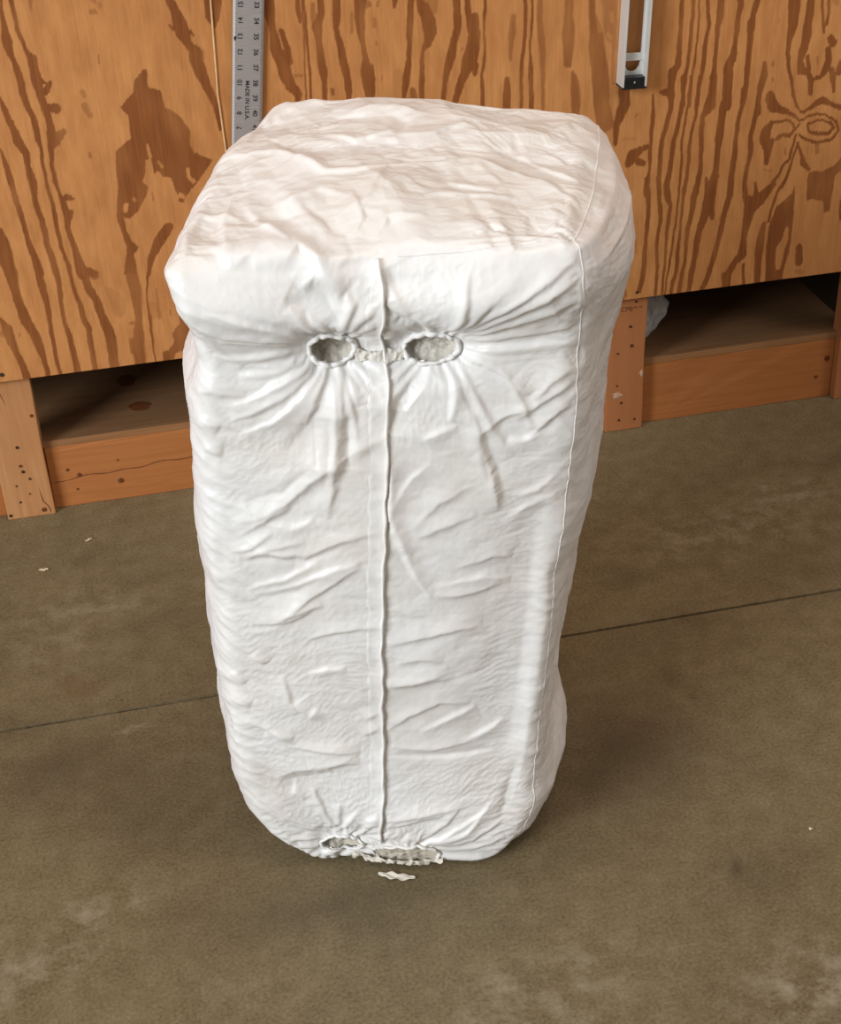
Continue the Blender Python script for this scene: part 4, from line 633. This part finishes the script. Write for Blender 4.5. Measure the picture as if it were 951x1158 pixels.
# strip of loose film bridging the two upper holes
def ribbon(name,c0,c1,wid,lift,m,seed,nu=40,nw=9,sag=0):
    V=[]; cs=np.array([np.array(c0)+(np.array(c1)-np.array(c0))*i/(nu-1) for i in range(nu)])
    for i,c_ in enumerate(cs):
        f=i/(nu-1)
        w=wid*(1+.25*math.sin(f*9+seed)+.12*math.sin(f*23))
        hs=c_[1]-sag*math.sin(math.pi*f)+np.linspace(-w,w,nw)
        Pn=on_front(np.full(nw,c_[0]),hs,lift)
        e=.0022*perlin(np.full(nw,f*9+seed),np.linspace(0,2.4,nw))+.0012*perlin(np.full(nw,f*26+seed),np.linspace(0,6,nw))
        V.append(Pn-VY*(e[:,None]+.0012))
    return link(name,np_mesh(name,np.array(V).reshape(-1,3),grid_quads(nu,nw)),m,bag)
ribbon('film_strip',(-.0070,.791),(.0500,.789),.0065,.0028,M_FRINGE,2.,sag=.002)
# placket: overlapping flap with a folded free edge down the middle
fl=np.array(FLAP_LINE).reshape(-1,2); hs=np.linspace(.917,.047,330); ue=np.interp(hs,fl[::-1,1],fl[::-1,0]); 
ue=np.convolve(np.pad(ue,6,'edge'),np.ones(13)/13,'valid')+.0007*np.sin(hs*60)+.0006*np.sin(hs*143)
nw=12; V=[]
wl=np.interp(hs,[0,.3,.75,.86,.917],[.020,.022,.026,.024,.007])
gap=np.abs(hs-.792)<.009
for i,(h_,e) in enumerate(zip(hs,ue)):
    f=np.linspace(0,1,nw); x=e-wl[i]*(1-f); Pn=on_front(x,np.full(nw,h_))
    li=-.0016+.0022*sstep(0,.3,f)+.0036*f**3+.0006*np.sin(h_*170+f*4)*f+.0010*perlin(f*2+h_*30,np.full(nw,h_*55))*(1-.5*f)
    V.append(Pn-VY*li[:,None])
V=np.array(V); Vt=V.reshape(-1,3); Q=grid_quads(len(hs),nw)
flap=link('flap',np_mesh('flap',Vt,Q[:,::-1]),M_FRONT,bag)
E_=V[:,-1]; link('flap_hem',tube_mesh('flap_hem',smooth(E_+VY*.0006,2),.0017+.0003*np.sin(hs*90),7),M_HEM,flap)
# ragged lining fringe hanging out of the bottom hole
def fringe():
    nu,nw=120,10; V=[]
    for i in range(nu):
        f=i/(nu-1); a=-.055+.125*f; top_=.024-.006*math.sin(math.pi*f)+.001*math.sin(f*30)
        drop=(.016+.005*math.sin(f*17)+.003*math.sin(f*31+1))*math.sin(math.pi*min(1,max(0,f*.96+.02)))**.5
        hsr=np.linspace(top_,max(.0012,top_-drop),nw); Pn=on_front(np.full(nw,a),hsr,.002)
        w=np.linspace(0,1,nw); V.append(Pn-VY*(.0022+.0040*w*np.sin(f*23+w*2+2*np.sin(f*9))*.5+.0030*perlin(np.full(nw,f*17),w*2)+.002*w)[:,None])
    link('torn_fringe',np_mesh('torn_fringe',np.array(V).reshape(-1,3),grid_quads(nu,nw)),M_FRINGE,bag)
fringe()

# ------------------------------------------------------------------ litter on the floor
def scrap(name,x,y,L,Wd,rot,m,label,cat,hgt=.006,seed=0,group=None):
    nu,nw=36,8; V=[]
    for i in range(nu):
        f=i/(nu-1); w=Wd*math.sin(math.pi*min(.97,f*.94+.03))**.6*(1+.3*math.sin(f*19+seed))
        for k in range(nw):
            g_=k/(nw-1)*2-1; X=(f-.5)*L; Y=g_*w+.18*Wd*math.sin(f*8+seed); Z=.0008+hgt*abs(math.sin(f*5+g_*1.7+seed))*(.4+.6*abs(g_))*.8
            V.append((x+X*math.cos(rot)-Y*math.sin(rot),y+X*math.sin(rot)+Y*math.cos(rot),Z))
    o=link(name,np_mesh(name,V,grid_quads(nu,nw)),m); so=o.modifiers.new('thick','SOLIDIFY'); so.thickness=.0006; so.offset=1; tag(o,label,cat,group); return o
scrap('film_scrap',.2445,1.4665,.052,.006,-.42,M_FRINGE,'torn white scrap on the floor just in front of the bag','scrap',.0035,1.)
scrap('wood_chip',-.2185,2.354,.017,.0036,-.1,M_CHIP,'pale wood chip on concrete, the larger one nearer the floor joint','chip',.002,2.)
scrap('wood_chip',-.135,2.431,.014,.0022,.5,M_CHIP,'tiny pale splinter on concrete nearest the left kick board','chip',.0015,3.)
scrap('plaster_crumb',.829,1.407,.005,.002,.3,M_CHIP,'tiny white crumb alone on the concrete right of the bag','crumb',.002,4.)
